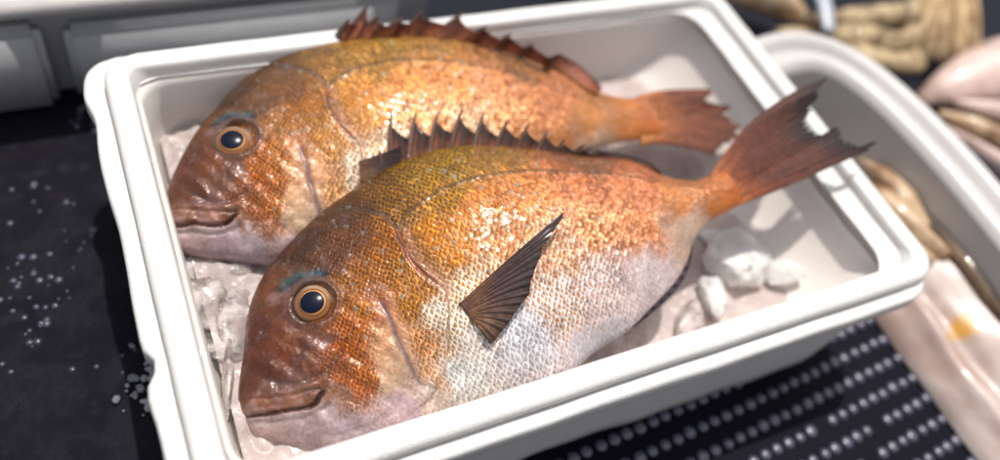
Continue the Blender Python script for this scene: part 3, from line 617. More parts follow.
def eye(F, root, warp_eye):
    SL = F['SL']; ex, ey = F['eye']; R = .0350 * SL
    h = float(hgt(F, np.array([ex]), np.array([ey]))[0]) * SL
    e = 1e-3; gx = float(hgt(F, np.array([ex + e]), np.array([ey]))[0] - hgt(F, np.array([ex - e]), np.array([ey]))[0]) / (2 * e)
    gy = float(hgt(F, np.array([ex]), np.array([ey + e]))[0] - hgt(F, np.array([ex]), np.array([ey - e]))[0]) / (2 * e)
    nrm = Vector((-gx * .3, -gy * .3, 1)).normalized(); t = Vector((1, 0, 0)); t = (t - nrm * t.dot(nrm)).normalized(); bt = nrm.cross(t)
    M = Matrix(((t.x, bt.x, nrm.x, ex * SL), (t.y, bt.y, nrm.y, ey * SL), (t.z, bt.z, nrm.z, h - .0016), (0, 0, 0, 1)))
    def dome(name, r0, r1, z0, bulge, mat, parent, oval=1.0, base=0.):
        n, m = 16, 48; V = []
        for i in range(n):
            r = r0 + (r1 - r0) * i / (n - 1)
            for j in range(m):
                a = 2 * math.pi * j / m; V.append((r * math.cos(a) * oval + base, r * math.sin(a), z0 + bulge * math.sqrt(max(0, 1 - (r / 1.02)**2))))
        F_ = grid_faces(n, m, True, flip=False)
        V.append((base, 0, z0 + bulge)); c = len(V) - 1
        F_ += [(c, (j + 1) % m, j) for j in range(m)] if r0 < .02 else []
        return mesh_obj(name, V, F_, mat, parent)
    ball = dome('eye', .01, 1.0, -.22, .55, M_IRIS, root); 
    ball.data.flip_normals() if ball.data.polygons[0].normal.z < 0 else None
    ball.matrix_local = M @ Matrix.Diagonal((R, R, R, 1)); ball.name = 'eye'
    pu = dome('pupil', .01, .53, -.204, .55, M_PUPIL, ball, 1.06, -.02)
    pu.data.flip_normals() if pu.data.polygons[0].normal.z < 0 else None
    return ball

def build_fish(F, warp, label, ns, nu, nl, tints):
    root = empty('sea_bream'); tag(root, label, 'fish')
    ax = Vector(F['ax']).normalized(); nn = Vector(F['nn']); nn = (nn - ax * nn.dot(ax)).normalized(); up = nn.cross(ax)
    O = Vector(F['O'])
    root.matrix_world = Matrix(((ax.x, up.x, nn.x, O.x), (ax.y, up.y, nn.y, O.y), (ax.z, up.z, nn.z, O.z), (0, 0, 0, 1)))
    fish_body(F, root, ns, nu, nl, warp, M_SKIN)
    eye(F, root, warp)
    dorsal(F, root, tints['dorsal'], tints.get('lean', .0), tints.get('sr', .0021))
    tail(F, root, tints['tail'], tints['lift'])
    pectoral(F, root, tints['pec'])
    # anal fin folded along the rear of the belly, pelvic fin under the chest
    SL = F['SL']
    for nm, s0, s1, ln, dz in (('anal_fin', .66, .86, .030, -.005), ('pelvic_fin', .40, .50, .06, -.01)):
        n, m = 50, 14; P = np.zeros((n, m, 3))
        ss = np.linspace(s0, s1, n); _, bb = outl(F, ss)
        for i in range(n):
            f = i / (n - 1); L = ln * (math.sin(math.pi * (.15 + .8 * f))**.6)
            for j in range(m):
                u = j / (m - 1); P[i, j] = ((ss[i] + .5 * L * u * 1.3) * SL, (bb[i] + .010 - L * u * .45) * SL, (dz * u) * SL)
        fin_mesh(nm, P, tints['anal'], 10, .0006, root, M_FIN, .0004)
    return root

FEAT['eye0'] = NEAR['eye']; NEAR['sag'] = .30; FAR['sag'] = .22
BR = lambda r, g, b: srgb(r, g, b)
near_t = dict(dorsal=[(0, BR(150, 92, 40)), (.45, BR(120, 62, 32)), (.8, BR(70, 36, 26)), (1, BR(40, 22, 20))],
              tail=[(0, BR(200, 126, 80)), (.09, BR(196, 118, 66)), (.18, BR(160, 84, 50)), (.35, BR(120, 60, 42)), (.78, BR(96, 50, 38)), (.90, BR(60, 30, 28)), (1, BR(34, 20, 22))],
              pec=[(0, BR(136, 98, 86)), (.2, BR(132, 92, 66)), (.42, BR(88, 62, 60)), (1, BR(54, 38, 42))],
              anal=[(0, BR(120, 100, 110)), (1, BR(50, 42, 60))], lift=.004, lean=.004)
near_fish = build_fish(NEAR, lambda s: 0 * s, 'nearer copper and gold sea bream with spiny fin raised, tail over the white box rim', 760, 460, 60, near_t)
FAR['seed'] = 40; FAR['tint'] = (.74, .38, .13)
far_t = dict(near_t); far_t['tail'] = [(0, BR(216, 150, 84)), (.2, BR(196, 120, 72)), (.5, BR(152, 90, 66)), (1, BR(120, 72, 58))]
far_t['dorsal'] = [(0, BR(186, 118, 76)), (.5, BR(168, 98, 74)), (1, BR(120, 66, 54))]; far_t['lift'] = .0; far_t['sr'] = .0032
far_fish = build_fish(FAR, lambda s: .021 * sst(s, .03, .15) - .0 * s, 'farther copper sea bream lying behind the first, along the back wall of the white box', 520, 340, 50, far_t)

# ------------------------------------------------------------------ the white boxes
def path_rect(x0, x1, y0, y1, r, k=14, e=40):
    r = min(r, (x1 - x0) / 2 - 1e-4, (y1 - y0) / 2 - 1e-4); P = []
    cs = [((x0 + r, y0 + r), 180), ((x1 - r, y0 + r), 270), ((x1 - r, y1 - r), 0), ((x0 + r, y1 - r), 90)]
    for q, ((cx, cy), a0) in enumerate(cs):
        for i in range(k + 1):
            a = math.radians(a0 + 90 * i / k); P.append((cx + r * math.cos(a), cy + r * math.sin(a)))
        nx, na = cs[(q + 1) % 4]; a = math.radians(na)
        pa = P[-1]; pb = (nx[0] + r * math.cos(a), nx[1] + r * math.sin(a))
        for i in range(1, e): P.append((pa[0] + (pb[0] - pa[0]) * i / e, pa[1] + (pb[1] - pa[1]) * i / e))
    return P
def sweep(name, prof, mat, parent, cap_first=False, cap_last=False, jitter=None, wave=.00018):
    """prof: list of (x0, x1, y0, y1, radius, z)"""
    V = []; m = None
    for i, (x0, x1, y0, y1, r, z) in enumerate(prof):
        P = path_rect(x0, x1, y0, y1, r); m = len(P)
        for j, (x, y) in enumerate(P):
            t = 2 * math.pi * j / m
            w = wave * (math.sin(7 * t + i * .4) + .6 * math.sin(19 * t + 1 + i * .2) + .4 * math.sin(43 * t))
            dx, dy = (jitter(x, y, z) if jitter else (0, 0))
            V.append((x + w * .5 + dx, y + w + dy, z + w * .6))
    F = grid_faces(len(prof), m, True, flip=True)
    if cap_first: F.append(tuple(range(m)))
    if cap_last: F.append(tuple(range((len(prof) - 1) * m, len(prof) * m))[::-1])
    return mesh_obj(name, V, F, mat, parent)
W, D = 0.5, 0.313
def ins(a, z, r=None, x1=None): return (a, W - a - (x1 or 0), a, D - a, max(.004, (.024 - a) if r is None else r), z)
ubox = tag(empty('polystyrene_box', (W / 2, D / 2, -.076)), 'white polystyrene box holding the two sea bream on ice, set into another box', 'box')
def loc(o): o.matrix_parent_inverse = Matrix.Translation(-o.parent.location); return o
rim = [ins(.016, -.009), ins(.004, -.0085), ins(.0008, -.0075), ins(0, -.006), ins(0, -.003), ins(.0008, -.0015), ins(.0025, -.0003), ins(.005, 0), ins(.0115, 0), ins(.0138, -.0004), ins(.0150, -.002), ins(.0156, -.005, .013), ins(.0162, -.0095, .016)]
loc(sweep('rim', rim, M_FOAM, ubox))
inner = [ins(.0162, -.0095, .016), ins(.0166, -.0112, .016), ins(.0182, -.0120, .016), ins(.0190, -.0128, .016), ins(.0198, -.016, .018, .003), ins(.0215, -.040, .022, .016), ins(.023, -.058, .026, .030), ins(.027, -.068, .030, .041), ins(.036, -.0745, .034, .052), ins(.05, -.0765, .036, .060)]
loc(sweep('inner_wall', inner, M_FOAM_LIFT, ubox))
fl = ins(.05, -.0765, .036, .060); loc(sweep('floor', [fl, ins(.10, -.0765, .02)], M_FOAM_LIFT, ubox, cap_last=True))

lbox = tag(empty('polystyrene_box', (W / 2, D / 2, -.12)), 'outer white polystyrene box under the fish box, with torn notched rim and shaded side', 'box')
def tear(x, y, z):
    if x > .02: return (0, 0)
    d = 0
    for yc, wd, a in ((.262, .012, .0015), (.285, .010, -.002), (.088, .007, .006), (.175, .05, .002), (.215, .03, -.0015), (.07, .01, -.0015)):
        d += a * math.exp(-((y - yc) / wd)**2)
    return (d, 0)
def low(a, z, r=.022): return (-a - .0025, W + a - .019, -a, D + a - .004, r, z)
lr = [low(-.014, -.0095), low(-.002, -.0088), low(.0020, -.0078), low(.0072, -.0075), low(.0088, -.0084), low(.0094, -.0112), low(.0094, -.019), low(.0082, -.0215), low(.005, -.0225), low(-.004, -.023)]
loc(sweep('rim', lr, M_FOAM, lbox, jitter=tear, wave=.00035))
wall = [(.006, .470, .002, D - .006, .018, -.020), (.008, .467, .003, D - .008, .018, -.06), (.010, .463, .004, D - .010, .018, -.100), (.012, .461, .006, D - .012, .016, -.1165), (.016, .457, .010, D - .016, .014, -.1195)]
loc(sweep('outer_wall', wall, M_FOAM, lbox, cap_last=True, wave=.0009))

# ------------------------------------------------------------------ the ice bed and loose ice
def bed():
    nx, ny = 240, 150; V = []; r = random.Random(3)
    bumps = [(r.uniform(.03, .47), r.uniform(.03, .285), r.uniform(.008, .022), r.uniform(.002, .008)) for _ in range(110)]
    B = np.array(bumps)
    for i in range(nx):
        for j in range(ny):
            x = .026 + (.474 - .026) * i / (nx - 1); y = .027 + (.286 - .027) * j / (ny - 1)
            q = Vector((x * 38, y * 38, 3.1)); c1 = mnoise.cell_vector(q * 1.1)
            h = .0075 * max(0, .45 + mnoise.noise(q)) + .004 * abs(mnoise.noise(q * 2.3)) + .0012 * mnoise.noise(q * 6)
            flat = 1 / (1 + math.exp((x - .33) / .02)) * .75 + .25
            lf = 1 / (1 + math.exp((x - .10) / .018)); V.append((x, y, -.0755 + .006 + h * flat * (1 + .15 * lf) + .012 * lf + .0005 * (1 - flat)))
    return mesh_obj('crushed_ice', V, grid_faces(nx, ny, flip=True), M_SLUSH)
tag(bed(), 'wet pinkish crushed ice covering the floor of the fish box', 'ice', kind='stuff')

def chunk(c, s, rot, seed, mat, label, group=None, cat='ice chunk', sub=3, parent=None, name='ice_chunk', rough=.06, cuts=9, lump=0.):
    import bmesh
    r = random.Random(seed); bm = bmesh.new(); bmesh.ops.create_icosphere(bm, subdivisions=sub, radius=1)
    planes = []
    for _ in range(cuts):
        v = Vector((r.gauss(0, 1), r.gauss(0, 1), r.gauss(0, 1))).normalized(); planes.append((v, r.uniform(.55, .85)))
    for v in bm.verts:
        p = v.co.copy()
        for n_, d_ in planes:
            e = p.dot(n_) - d_
            if e > 0: p -= n_ * e * .96
        if lump:
            q = v.co * 2.2 + Vector((seed, 0, 0)); p *= 1 + lump * mnoise.turbulence(q, 3, True) - lump * .5
        p += Vector((r.gauss(0, 1), r.gauss(0, 1), r.gauss(0, 1))) * rough * .25
        v.co = Vector((p.x * s[0], p.y * s[1], p.z * s[2]))
    me = bpy.data.meshes.new(name); bm.to_mesh(me); bm.free(); me.materials.append(mat)
    me.polygons.foreach_set('use_smooth', [True] * len(me.polygons))
    o = link(bpy.data.objects.new(name, me)); o.location = c; o.rotation_euler = rot
    if label: tag(o, label, cat, group)
    return o
ICE = [((.029, .090, -.052), (.004, .027, .012), (.1, .2, -.25), 'thin upright sliver of clear ice beside the snout of the nearer fish', M_ICE),
       ((.027, .146, -.052), (.015, .022, .006), (.2, .1, .3), 'flat rounded ice lump between the left box wall and the nearer fish forehead', M_ICE),
       ((.044, .130, -.054), (.013, .026, .007), (0, .3, -.3), 'smooth clear ice block tucked against the nearer fish snout', M_ICE),
       ((.030, .178, -.056), (.018, .016, .005), (.1, 0, .8), 'small pinkish ice lump just under the jaw of the farther fish', M_ICE),
       ((.049, .162, -.057), (.014, .012, .008), (.3, .1, .1), 'ice lump half hidden between the jaws of the two fish', M_ICE),
       ((.030, .113, -.056), (.012, .018, .006), (.1, .4, 1.2), 'cloudy ice lump against the left box wall near its front corner', M_ICE),
       ((.404, .074, -.061), (.040, .030, .021), (.1, .2, .4), 'largest bright white ice lump right of the nearer fish belly', M_ICE_WHITE),
       ((.366, .058, -.063), (.028, .020, .014), (.5, .2, 1.0), 'bright white ice lump touching the nearer fish belly near the front wall', M_ICE_WHITE),
       ((.428, .062, -.064), (.024, .018, .012), (.2, .6, 2.0), 'rightmost white ice lump, by the front wall of the box', M_ICE_WHITE),
       ((.400, .104, -.067), (.020, .012, .008), (.2, .1, 2.6), 'low white ice lump behind the bright ice, under the tail', M_ICE_WHITE),
       ((.340, .046, -.066), (.022, .014, .010), (.1, .1, .4), 'dull ice lump under the belly edge of the nearer fish', M_ICE)]
for i, (c, s, r_, lb, mt) in enumerate(ICE): chunk(c, s, r_, 20 + i, mt, lb, rough=.006 if mt is M_ICE else .05, cuts=9 if mt is M_ICE else 24, sub=3 if mt is M_ICE else 4, lump=0 if mt is M_ICE else .13)

# ------------------------------------------------------------------ table, mats
def sheet(name, x0, x1, y0, y1, z, mat, n=2):
    V = [(x0 + (x1 - x0) * i / (n - 1), y0 + (y1 - y0) * j / (n - 1), z) for i in range(n) for j in range(n)]
    return mesh_obj(name, V, grid_faces(n, n, flip=True), mat)
def mat_wet_black():
    k = NT('wet_black_sheet'); n = k.noise(9, 4); n2 = k.noise(160, 5, .65); n3 = k.noise(38, 5, .6)
    c = k.mix(n.outputs[0], (.003, .0045, .011, 1), (.009, .007, .011, 1))
    c = k.mix(k.maprange(n3.outputs[0], .60, .74, 0., .4), c, (.035, .036, .045, 1))
    p = k.n('ShaderNodeBsdfPrincipled', Base_Color=c, Roughness=k.maprange(n3.outputs[0], .4, .6, .5, .8),
            Normal=k.bump(n2.outputs[0], .0022, .9)); p.inputs['Specular IOR Level'].default_value = .10
    return k.finish(p)
M_BLACK = mat_wet_black()
M_NUB = simple('rubber_blue_glint', (.085, .085, .15, 1), .36, .3, 12, .0003, 500, Coat_Weight=1.0, Coat_Roughness=.3)  # paler bluish nub colour: blue reflections and sky glints painted in
M_MATBASE = simple('dark_rubber_base', (.003, .003, .011, 1), .6, .3, 12, .0004, 500, Specular_IOR_Level=.1)  # near-black mat, its colour tinted for reflected blue
M_DARK = simple('dark_navy', (.005, .007, .020, 1), .6, .3, 8, Specular_IOR_Level=.15)
tag(sheet('table', -2.5, 3.0, -1.5, 4.0, -.126, M_DARK), kind='structure')
left = sheet('black_sheet', -.9, .20, -.6, .9, -.1215, M_BLACK, 60)
tag(left, 'wet black sheet spread left of the white boxes, speckled with water', 'sheet')

def nub_mat():
    root = tag(empty('rubber_mat', (.35, -.1, -.122)), 'near-black rubber mat with blue reflections painted in and rows of shiny round nubs, right front of the box', 'mat')
    V = [(.19, -.50, -.1205), (.66, -.50, -.1205), (.66, .12, -.1205), (.19, .12, -.1205), (.19, -.50, -.1235), (.66, -.50, -.1235), (.66, .12, -.1235), (.19, .12, -.1235)]
    b = mesh_obj('base', V, [(0, 1, 2, 3), (7, 6, 5, 4), (0, 4, 5, 1), (1, 5, 6, 2), (2, 6, 7, 3), (3, 7, 4, 0)], M_MATBASE, root, smooth=False); loc(b)
    V = []; F = []; r = random.Random(5); th = math.atan(.075)
    for row in range(-3, 9):
        y0 = -.0095 - row * .0186
        for i in range(38):
            x = .20 + i * .0116 + r.uniform(-.0006, .0006); y = y0 + (x - .4) * math.tan(th) + r.uniform(-.0004, .0004)
            if x > .545 or y > .035: continue
            if r.random() < .012: continue
            R = .0046 * r.uniform(.9, 1.08); o = len(V); n, m = 5, 12; hh = .0026 * r.uniform(.8, 1.1)
            for a in range(n):
                el = math.pi / 2 * a / n
                for q in range(m):
                    t = 2 * math.pi * q / m; V.append((x + R * math.cos(el) * math.cos(t), y + R * math.cos(el) * math.sin(t), -.1206 + hh * math.sin(el)))
            V.append((x, y, -.1206 + hh)); F += grid_faces(n, m, True, flip=True, off=o)
            F += [(o + (n - 1) * m + (q + 1) % m, o + (n - 1) * m + q, len(V) - 1) for q in range(m)]
    loc(mesh_obj('nubs', V, F, M_NUB, root))
nub_mat()

def droplets():
    V = []; F = []; r = random.Random(11)
    cl = [(r.uniform(-.13, -.015), r.uniform(-.05, .39)) for _ in range(22)]
    for k_ in range(170):
        cx, cy = r.choice(cl); x = min(-.008, cx + r.gauss(0, .012)); y = cy + r.gauss(0, .010)
        R = r.choice((.001, .0013, .0016, .0021, .0026)) * r.uniform(.8, 1.2); o = len(V); n, m = 4, 10; hh = R * .6
        for a in range(n):
            el = math.pi / 2 * a / n
            for q in range(m):
                t = 2 * math.pi * q / m; V.append((x + R * math.cos(el) * math.cos(t), y + R * math.cos(el) * math.sin(t), -.1215 + hh * math.sin(el)))
        V.append((x, y, -.1215 + hh)); F += grid_faces(n, m, True, flip=True, off=o)
        F += [(o + (n - 1) * m + (q + 1) % m, o + (n - 1) * m + q, len(V) - 1) for q in range(m)]
    k = NT('water_drop'); p = k.n('ShaderNodeBsdfPrincipled', Base_Color=(.02, .02, .03, 1), Roughness=.12, IOR=1.33); p.inputs['Coat Weight'].default_value = .6; p.inputs['Coat Roughness'].default_value = .35
    k.set(p, 'Base Color', k.mix(k.noise(30, 2).outputs[0], (.03, .03, .05, 1), (.07, .07, .11, 1)))  # bluish base colour stands in for dim glints on the drops
    return mesh_obj('water_droplets', V, F, k.finish(p))
tag(droplets(), 'tiny water droplets scattered over the black sheet', 'water', kind='stuff')
def crumbs():
    V = []; F = []; r = random.Random(2)
    import bmesh
    bm = bmesh.new()
    for _ in range(75):
        s = r.uniform(.0009, .0036); c = Vector((-.015 + r.gauss(0, .007), .132 + r.gauss(0, .012), -.1195))
        if c.x > -.003: c.x = -.006
        bmesh.ops.create_icosphere(bm, subdivisions=1, radius=s, matrix=Matrix.Translation(c) @ Matrix.Rotation(r.random() * 6, 4, 'Z') @ Matrix.Diagonal((1, r.uniform(.6, 1.2), .7, 1)))
    me = bpy.data.meshes.new('ice_crumbs'); bm.to_mesh(me); bm.free(); me.materials.append(mat_ice('ice_crumb', (.40, .41, .46, 1), .5, .25)); return link(bpy.data.objects.new('ice_crumbs', me))
tag(crumbs(), 'pile of melting ice crumbs on the black sheet beside the box', 'ice', kind='stuff')

# ------------------------------------------------------------------ grey container behind, top left
M_GREY = simple('grey_plastic', (.48, .485, .51, 1), .45, .12, 14, .0006, 60)
M_PALE = simple('pale_plastic', (.52, .49, .48, 1), .4, .1, 20, .0008, 80)
gc = tag(empty('grey_container', (.0, .6, -.12)), 'grey container with pale rounded rim standing behind the fish box', 'container')
def rrect(name, x0, x1, y0, y1, r, prof, mat, parent, **kw):
    return loc(sweep(name, [(x0 + a, x1 - a, y0 + a, y1 - a, r, z) for a, z in prof], mat, parent, **kw))
rrect('wall', -.55, .285, .398, .85, .02, [(.012, -.119), (.008, -.115), (.004, -.04), (.0, -.030)], M_GREY, gc)
rrect('rim', -.55, .285, .398, .85, .03, [(.0, -.031), (-.008, -.030), (-.011, -.027), (-.011, -.022), (-.008, -.018), (.02, -.016), (.03, -.018), (.034, -.06), (.04, -.112)], M_PALE, gc, cap_last=True)
def slab(name, x0, x1, y0, y1, z0, z1, mat, parent, bev=.004):
    import bmesh
    bm = bmesh.new(); bmesh.ops.create_cube(bm, size=1, matrix=Matrix.Translation(((x0+x1)/2, (y0+y1)/2, (z0+z1)/2)) @ Matrix.Diagonal((x1-x0, y1-y0, z1-z0, 1)))
    bmesh.ops.bevel(bm, geom=bm.edges[:], offset=bev, segments=4, affect='EDGES')
    me = bpy.data.meshes.new(name); bm.to_mesh(me); bm.free(); me.materials.append(mat); me.polygons.foreach_set('use_smooth', [True] * len(me.polygons))
    o = link(bpy.data.objects.new(name, me)); o.parent = parent; return loc(o)
slab('side_panel', -.020, .24, .388, .408, -.116, -.044, M_GREY, gc, .006)
slab('side_panel', -.50, -.034, .388, .408, -.119, -.040, M_GREY, gc, .006)

# ------------------------------------------------------------------ pale tray at the right
M_TRAY = simple('white_tray', (.58, .56, .555, 1), .38, .08, 20, .0005, 60)
def tray():
    root = tag(empty('white_tray', (.6, .1, -.119)), 'open white tray with a wide curved grooved rim, right of the fish box', 'tray')
    # plan path: back edge, round corner, long right edge
    pts = [(.50, .262), (.545, .272), (.580, .272), (.607, .262), (.628, .243), (.643, .215), (.652, .180), (.657, .140), (.659, .09), (.657, .03), (.652, -.05), (.645, -.15), (.64, -.30)]
    L = smooth_line(pts, 8); tan = np.gradient(L, axis=0); tan /= np.linalg.norm(tan, axis=1, keepdims=True); nrm = np.stack([tan[:, 1], -tan[:, 0]], 1)   # inward = right of travel
    def run(name, prof):
        V = []
        for a, z in prof:
            for p, n_ in zip(L, nrm): V.append((p[0] + n_[0] * a, p[1] + n_[1] * a, z))
        m = len(L); return loc(mesh_obj(name, V, grid_faces(len(prof), m), M_TRAY, root))
    run('rim', [(.000, -.052), (-.003, -.036), (.000, -.030), (.006, -.0285), (.012, -.030), (.015, -.037), (.018, -.040), (.022, -.037), (.026, -.031), (.034, -.029), (.040, -.031), (.0435, -.038)])
    run('wall', [(.0435, -.038), (.0445, -.060), (.046, -.095), (.050, -.112), (.058, -.1165)])
    run('outer_skirt', [(.000, -.052), (.004, -.080), (.010, -.118)])
    slab('tray_floor', .539, .61, -.30, .215, -.1195, -.1165, M_TRAY, root, .001)
tray()

# ------------------------------------------------------------------ limp pale things around the tray
def tube(name, pts, radii, mat, parent=None, flat=1.0, m=18, twist=0., sub=8, lump=0., seed=0):
    P = np.array(pts, float); L = smooth_line(P, sub); n = len(L)
    rr = np.interp(np.linspace(0, 1, n), np.linspace(0, 1, len(radii)), radii); r = random.Random(seed); ph = [r.uniform(0, 6) for _ in range(6)]
    T = np.gradient(L, axis=0); T /= np.linalg.norm(T, axis=1, keepdims=True) + 1e-9; V = []
    for i in range(n):
        s = np.cross(T[i], [0, 0, 1.]); s /= np.linalg.norm(s) + 1e-9; u = np.cross(s, T[i])
        for j in range(m):
            a = 2 * math.pi * j / m
            k = 1 + lump * (math.sin(3 * a + ph[0] + i * .12) * .5 + math.sin(5 * a + ph[1] - i * .2) * .3 + math.sin(i * .35 + ph[2]) * .6)
            V.append(L[i] + (s * math.cos(a) + u * math.sin(a) * flat) * rr[i] * k)
    F = grid_faces(n, m, True) + [tuple(range(m))[::-1], tuple(range((n - 1) * m, n * m))]
    return mesh_obj(name, V, F, mat, parent)
def mat_streak(name, c1, c2, c3, sc=1.0, rough=.4, stain=None):
    k = NT(name); mp = k.n('ShaderNodeMapping'); k.t.links.new(k.obj(), mp.inputs['Vector']); mp.inputs['Scale'].default_value = (1.0, .35, 1.0); mp.inputs['Rotation'].default_value = (0, 0, -.3)
    n = k.noise(45 * sc, 4, .6, mp.outputs[0]); n2 = k.noise(16 * sc, 3)
    c = k.mix(k.maprange(n.outputs[0], .38, .62), c1, c2); c = k.mix(k.maprange(n2.outputs[0], .5, .68, 0., .8), c, c3)
    if stain:
        (sx, sy, sz), R, sc_ = stain; nst = k.noise(110, 3, .6)
        d = k.n('ShaderNodeVectorMath', {'operation': 'DISTANCE'}); k.t.links.new(k.obj(), d.inputs[0]); d.inputs[1].default_value = (sx, sy, sz)
        dd = k.math('ADD', d.outputs['Value'], k.math('MULTIPLY', k.math('SUBTRACT', nst.outputs[0], .5), R * 2.6))
        c = k.mix(k.maprange(dd, R * .5, R * 1.25, .9, 0.), c, sc_)
    p = k.n('ShaderNodeBsdfPrincipled', Base_Color=c, Roughness=rough, Normal=k.bump(n.outputs[0], .002, .6)); p.inputs['Coat Weight'].default_value = .4
    return k.finish(p)
M_PINK = mat_streak('pale_pink_flesh', srgb(182, 164, 158), srgb(200, 184, 178), srgb(160, 132, 122), 1., .4, ((.577, -.022, -.085), .011, srgb(196, 140, 30)))
M_TAN = mat_streak('tan_flesh', srgb(176, 142, 108), srgb(196, 170, 140), srgb(120, 84, 56), 1.5, .45)
M_ROPE = mat_streak('khaki_rope', srgb(146, 122, 88), srgb(186, 164, 128), srgb(84, 64, 42), 2.5, .7)
M_TUFT = mat_streak('frayed_tan', srgb(196, 162, 118), srgb(222, 196, 158), srgb(150, 112, 70), 3, .7)
M_PFISH = mat_streak('pinkish_striped_flesh', srgb(214, 188, 180), srgb(190, 162, 154), srgb(132, 102, 84), .8, .4)
M_BLUEWHITE = simple('blue_white_plastic', (.42, .45, .54, 1), .35, .1, 20)
M_BROWN = mat_streak('dark_brown', srgb(86, 66, 48), srgb(120, 96, 72), srgb(50, 38, 28), 2, .6)

# big pale slab-like fish with yellow stain
def pale_slab():
    V = []; n, m = 70, 40
    for i in range(n):
        y = .165 - .56 * i / (n - 1)
        for j in range(m):
            f = j / (m - 1); x = .539 + .075 * f
            z = -.117 + .046 * min(1, f / .95) ** .62 + .004 * math.exp(-((f - .30 - .05 * math.sin(y * 25)) / .07)**2) - .003 * math.exp(-((f - .45) / .08)**2) + .0012 * math.sin(y * 90 + f * 7)
            z -= .030 * sst(np.array(y), .02, .165) * f; V.append((x, y, float(z)))
    k = len(V); V += [(a, b, -.1175) for a, b, c in V]; F = grid_faces(n, m) + grid_faces(n, m, flip=True, off=k)
    return mesh_obj('pale_fish_side', V, F, M_PINK)
tag(pale_slab(), 'pale pinkish fish side with a yellow stain lying along the rubber mat', 'fish')
tfs = [([(.603, .150, -.080), (.602, .125, -.072), (.603, .095, -.072), (.607, .065, -.075)], [.002, .009, .011, .006], M_TAN, 'tan limp squid with a pointed tip at the far end of the white tray'),
       ([(.580, .135, -.085), (.585, .105, -.077), (.592, .070, -.074), (.604, .035, -.074)], [.003, .011, .012, .006], M_TAN, 'plump tan squid lying alongside the pale fish side in the tray'),
       ([(.565, .120, -.092), (.570, .095, -.086), (.576, .065, -.080), (.590, .035, -.076)], [.003, .008, .009, .004], M_TAN, 'thin tan squid nearest the box corner in the tray'),
       ([(.611, .10, -.076), (.611, .06, -.072), (.610, .01, -.071), (.609, -.06, -.072), (.607, -.13, -.073)], [.003, .007, .007, .006, .005], M_BROWN, 'dark brown strip between the pale fish side and the tray wall')]
for i, (p, r_, m_, lb) in enumerate(tfs): tag(tube('squid' if i < 3 else 'brown_strip', p, r_, m_, lump=.12, seed=i), lb, 'squid' if i < 3 else 'strip')

# rope coil, frayed end, pinkish fish beyond the tray
coil = tag(empty('rope_coil', (.75, .29, -.12)), 'khaki rope coils piled beyond the curved tray rim', 'rope')
for k_, (p, r_) in enumerate([([(.700, .350, -.10), (.745, .330, -.088), (.800, .322, -.082), (.850, .335, -.088), (.90, .37, -.10)], .013),
                              ([(.680, .325, -.10), (.72, .300, -.086), (.765, .285, -.082), (.805, .292, -.088), (.82, .32, -.10)], .014),
                              ([(.675, .300, -.10), (.71, .275, -.088), (.750, .258, -.086), (.785, .262, -.092), (.80, .29, -.10)], .013),
                              ([(.66, .345, -.108), (.70, .318, -.100), (.735, .30, -.098), (.76, .31, -.105)], .011)]):
    loc(tube('rope_loop', p, [r_ * .55, r_ * 1.1, r_ * .8, r_ * .95, r_ * .5], M_ROPE, coil, lump=.16, seed=k_))
tuft = tag(empty('frayed_bundle', (.86, .31, -.12)), 'pale tan frayed fibre bundle hanging above the rope coils', 'bundle')
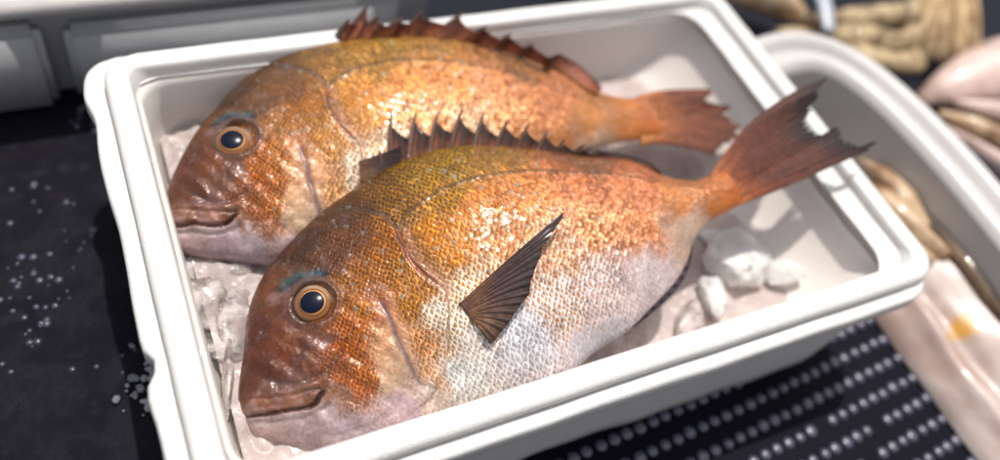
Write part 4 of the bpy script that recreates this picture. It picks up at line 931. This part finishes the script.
def fibres():
    V = []; F = []; r = random.Random(9)
    for k_ in range(120):
        a = r.uniform(-1, 1); b = r.uniform(-1, 1)
        p0 = Vector((.935 + a * .014, .375 + b * .01, -.070)); p2 = Vector((.838 + a * .030, .262 + b * .006 + a * -.022, -.098 + r.uniform(-.006, .01))); p1 = (p0 + p2) / 2 + Vector((a * .01, a * -.008, .012 + .01 * r.random()))
        o = len(V); n = 8
        for i in range(n):
            u = i / (n - 1); c = (1 - u)**2 * p0 + 2 * u * (1 - u) * p1 + u * u * p2; R = .0022 * (1 - u * .7)
            for q in range(4): t = math.pi / 2 * q; V.append((c.x + R * math.cos(t), c.y + R * math.sin(t) * .7, c.z + R * math.sin(t)))
        F += grid_faces(n, 4, True, off=o)
    return mesh_obj('fibres', V, F, M_TUFT, tuft)
loc(fibres())
loc(tube('binding', [(.93, .37, -.072), (.945, .385, -.070)], [.02, .02], M_TUFT, tuft, sub=4))
pf = tag(empty('pinkish_fish', (.85, .2, -.12)), 'large pinkish fish with brown streaks lying right of the tray rim', 'fish')
loc(tube('body', [(.755, .215, -.100), (.800, .215, -.088), (.870, .215, -.082), (.95, .21, -.082), (1.05, .20, -.09)], [.006, .026, .042, .050, .045], M_PFISH, pf, .75, 28, lump=.05, seed=4))
for k_, p in enumerate([[(.770, .192, -.082), (.800, .172, -.078), (.840, .155, -.080), (.90, .14, -.09)], [(.752, .188, -.090), (.772, .160, -.084), (.800, .130, -.084), (.84, .10, -.09)], [(.745, .175, -.095), (.758, .140, -.090), (.775, .105, -.090), (.79, .06, -.095)]]):
    loc(tube('arm', p, [.004, .009, .011, .008], M_PFISH if k_ != 1 else M_TAN, pf, lump=.1, seed=k_ + 7))
tag(tube('blue_white_strap', [(.725, .43, -.085), (.712, .385, -.070), (.700, .345, -.066), (.684, .305, -.075)], [.009, .009, .009, .007], M_BLUEWHITE, flat=.5), 'pale blue white plastic strap behind the tray corner', 'strap')
tag(tube('brown_fish', [(.60, .42, -.10), (.64, .395, -.090), (.675, .37, -.088), (.70, .34, -.095)], [.006, .016, .017, .006], M_TAN, lump=.12, seed=12), 'mottled tan fish behind the top right corner of the box', 'fish')
tag(tube('brown_fish', [(.40, .50, -.105), (.46, .475, -.095), (.52, .46, -.095), (.57, .45, -.105)], [.005, .015, .016, .005], M_BROWN, lump=.1, seed=13), 'dark brown fish beyond the middle of the back rim', 'fish')
bc_ = empty('blue_crate', (.7, .08, -.12)); slab('crate_side', .668, .745, -.02, .17, -.118, -.088, simple('blue_plastic', (.035, .055, .16, 1), .4, .2, 10), bc_, .006)
tag(bc_, 'dark blue plastic crate edge between the tray rim and the pinkish fish', 'crate')
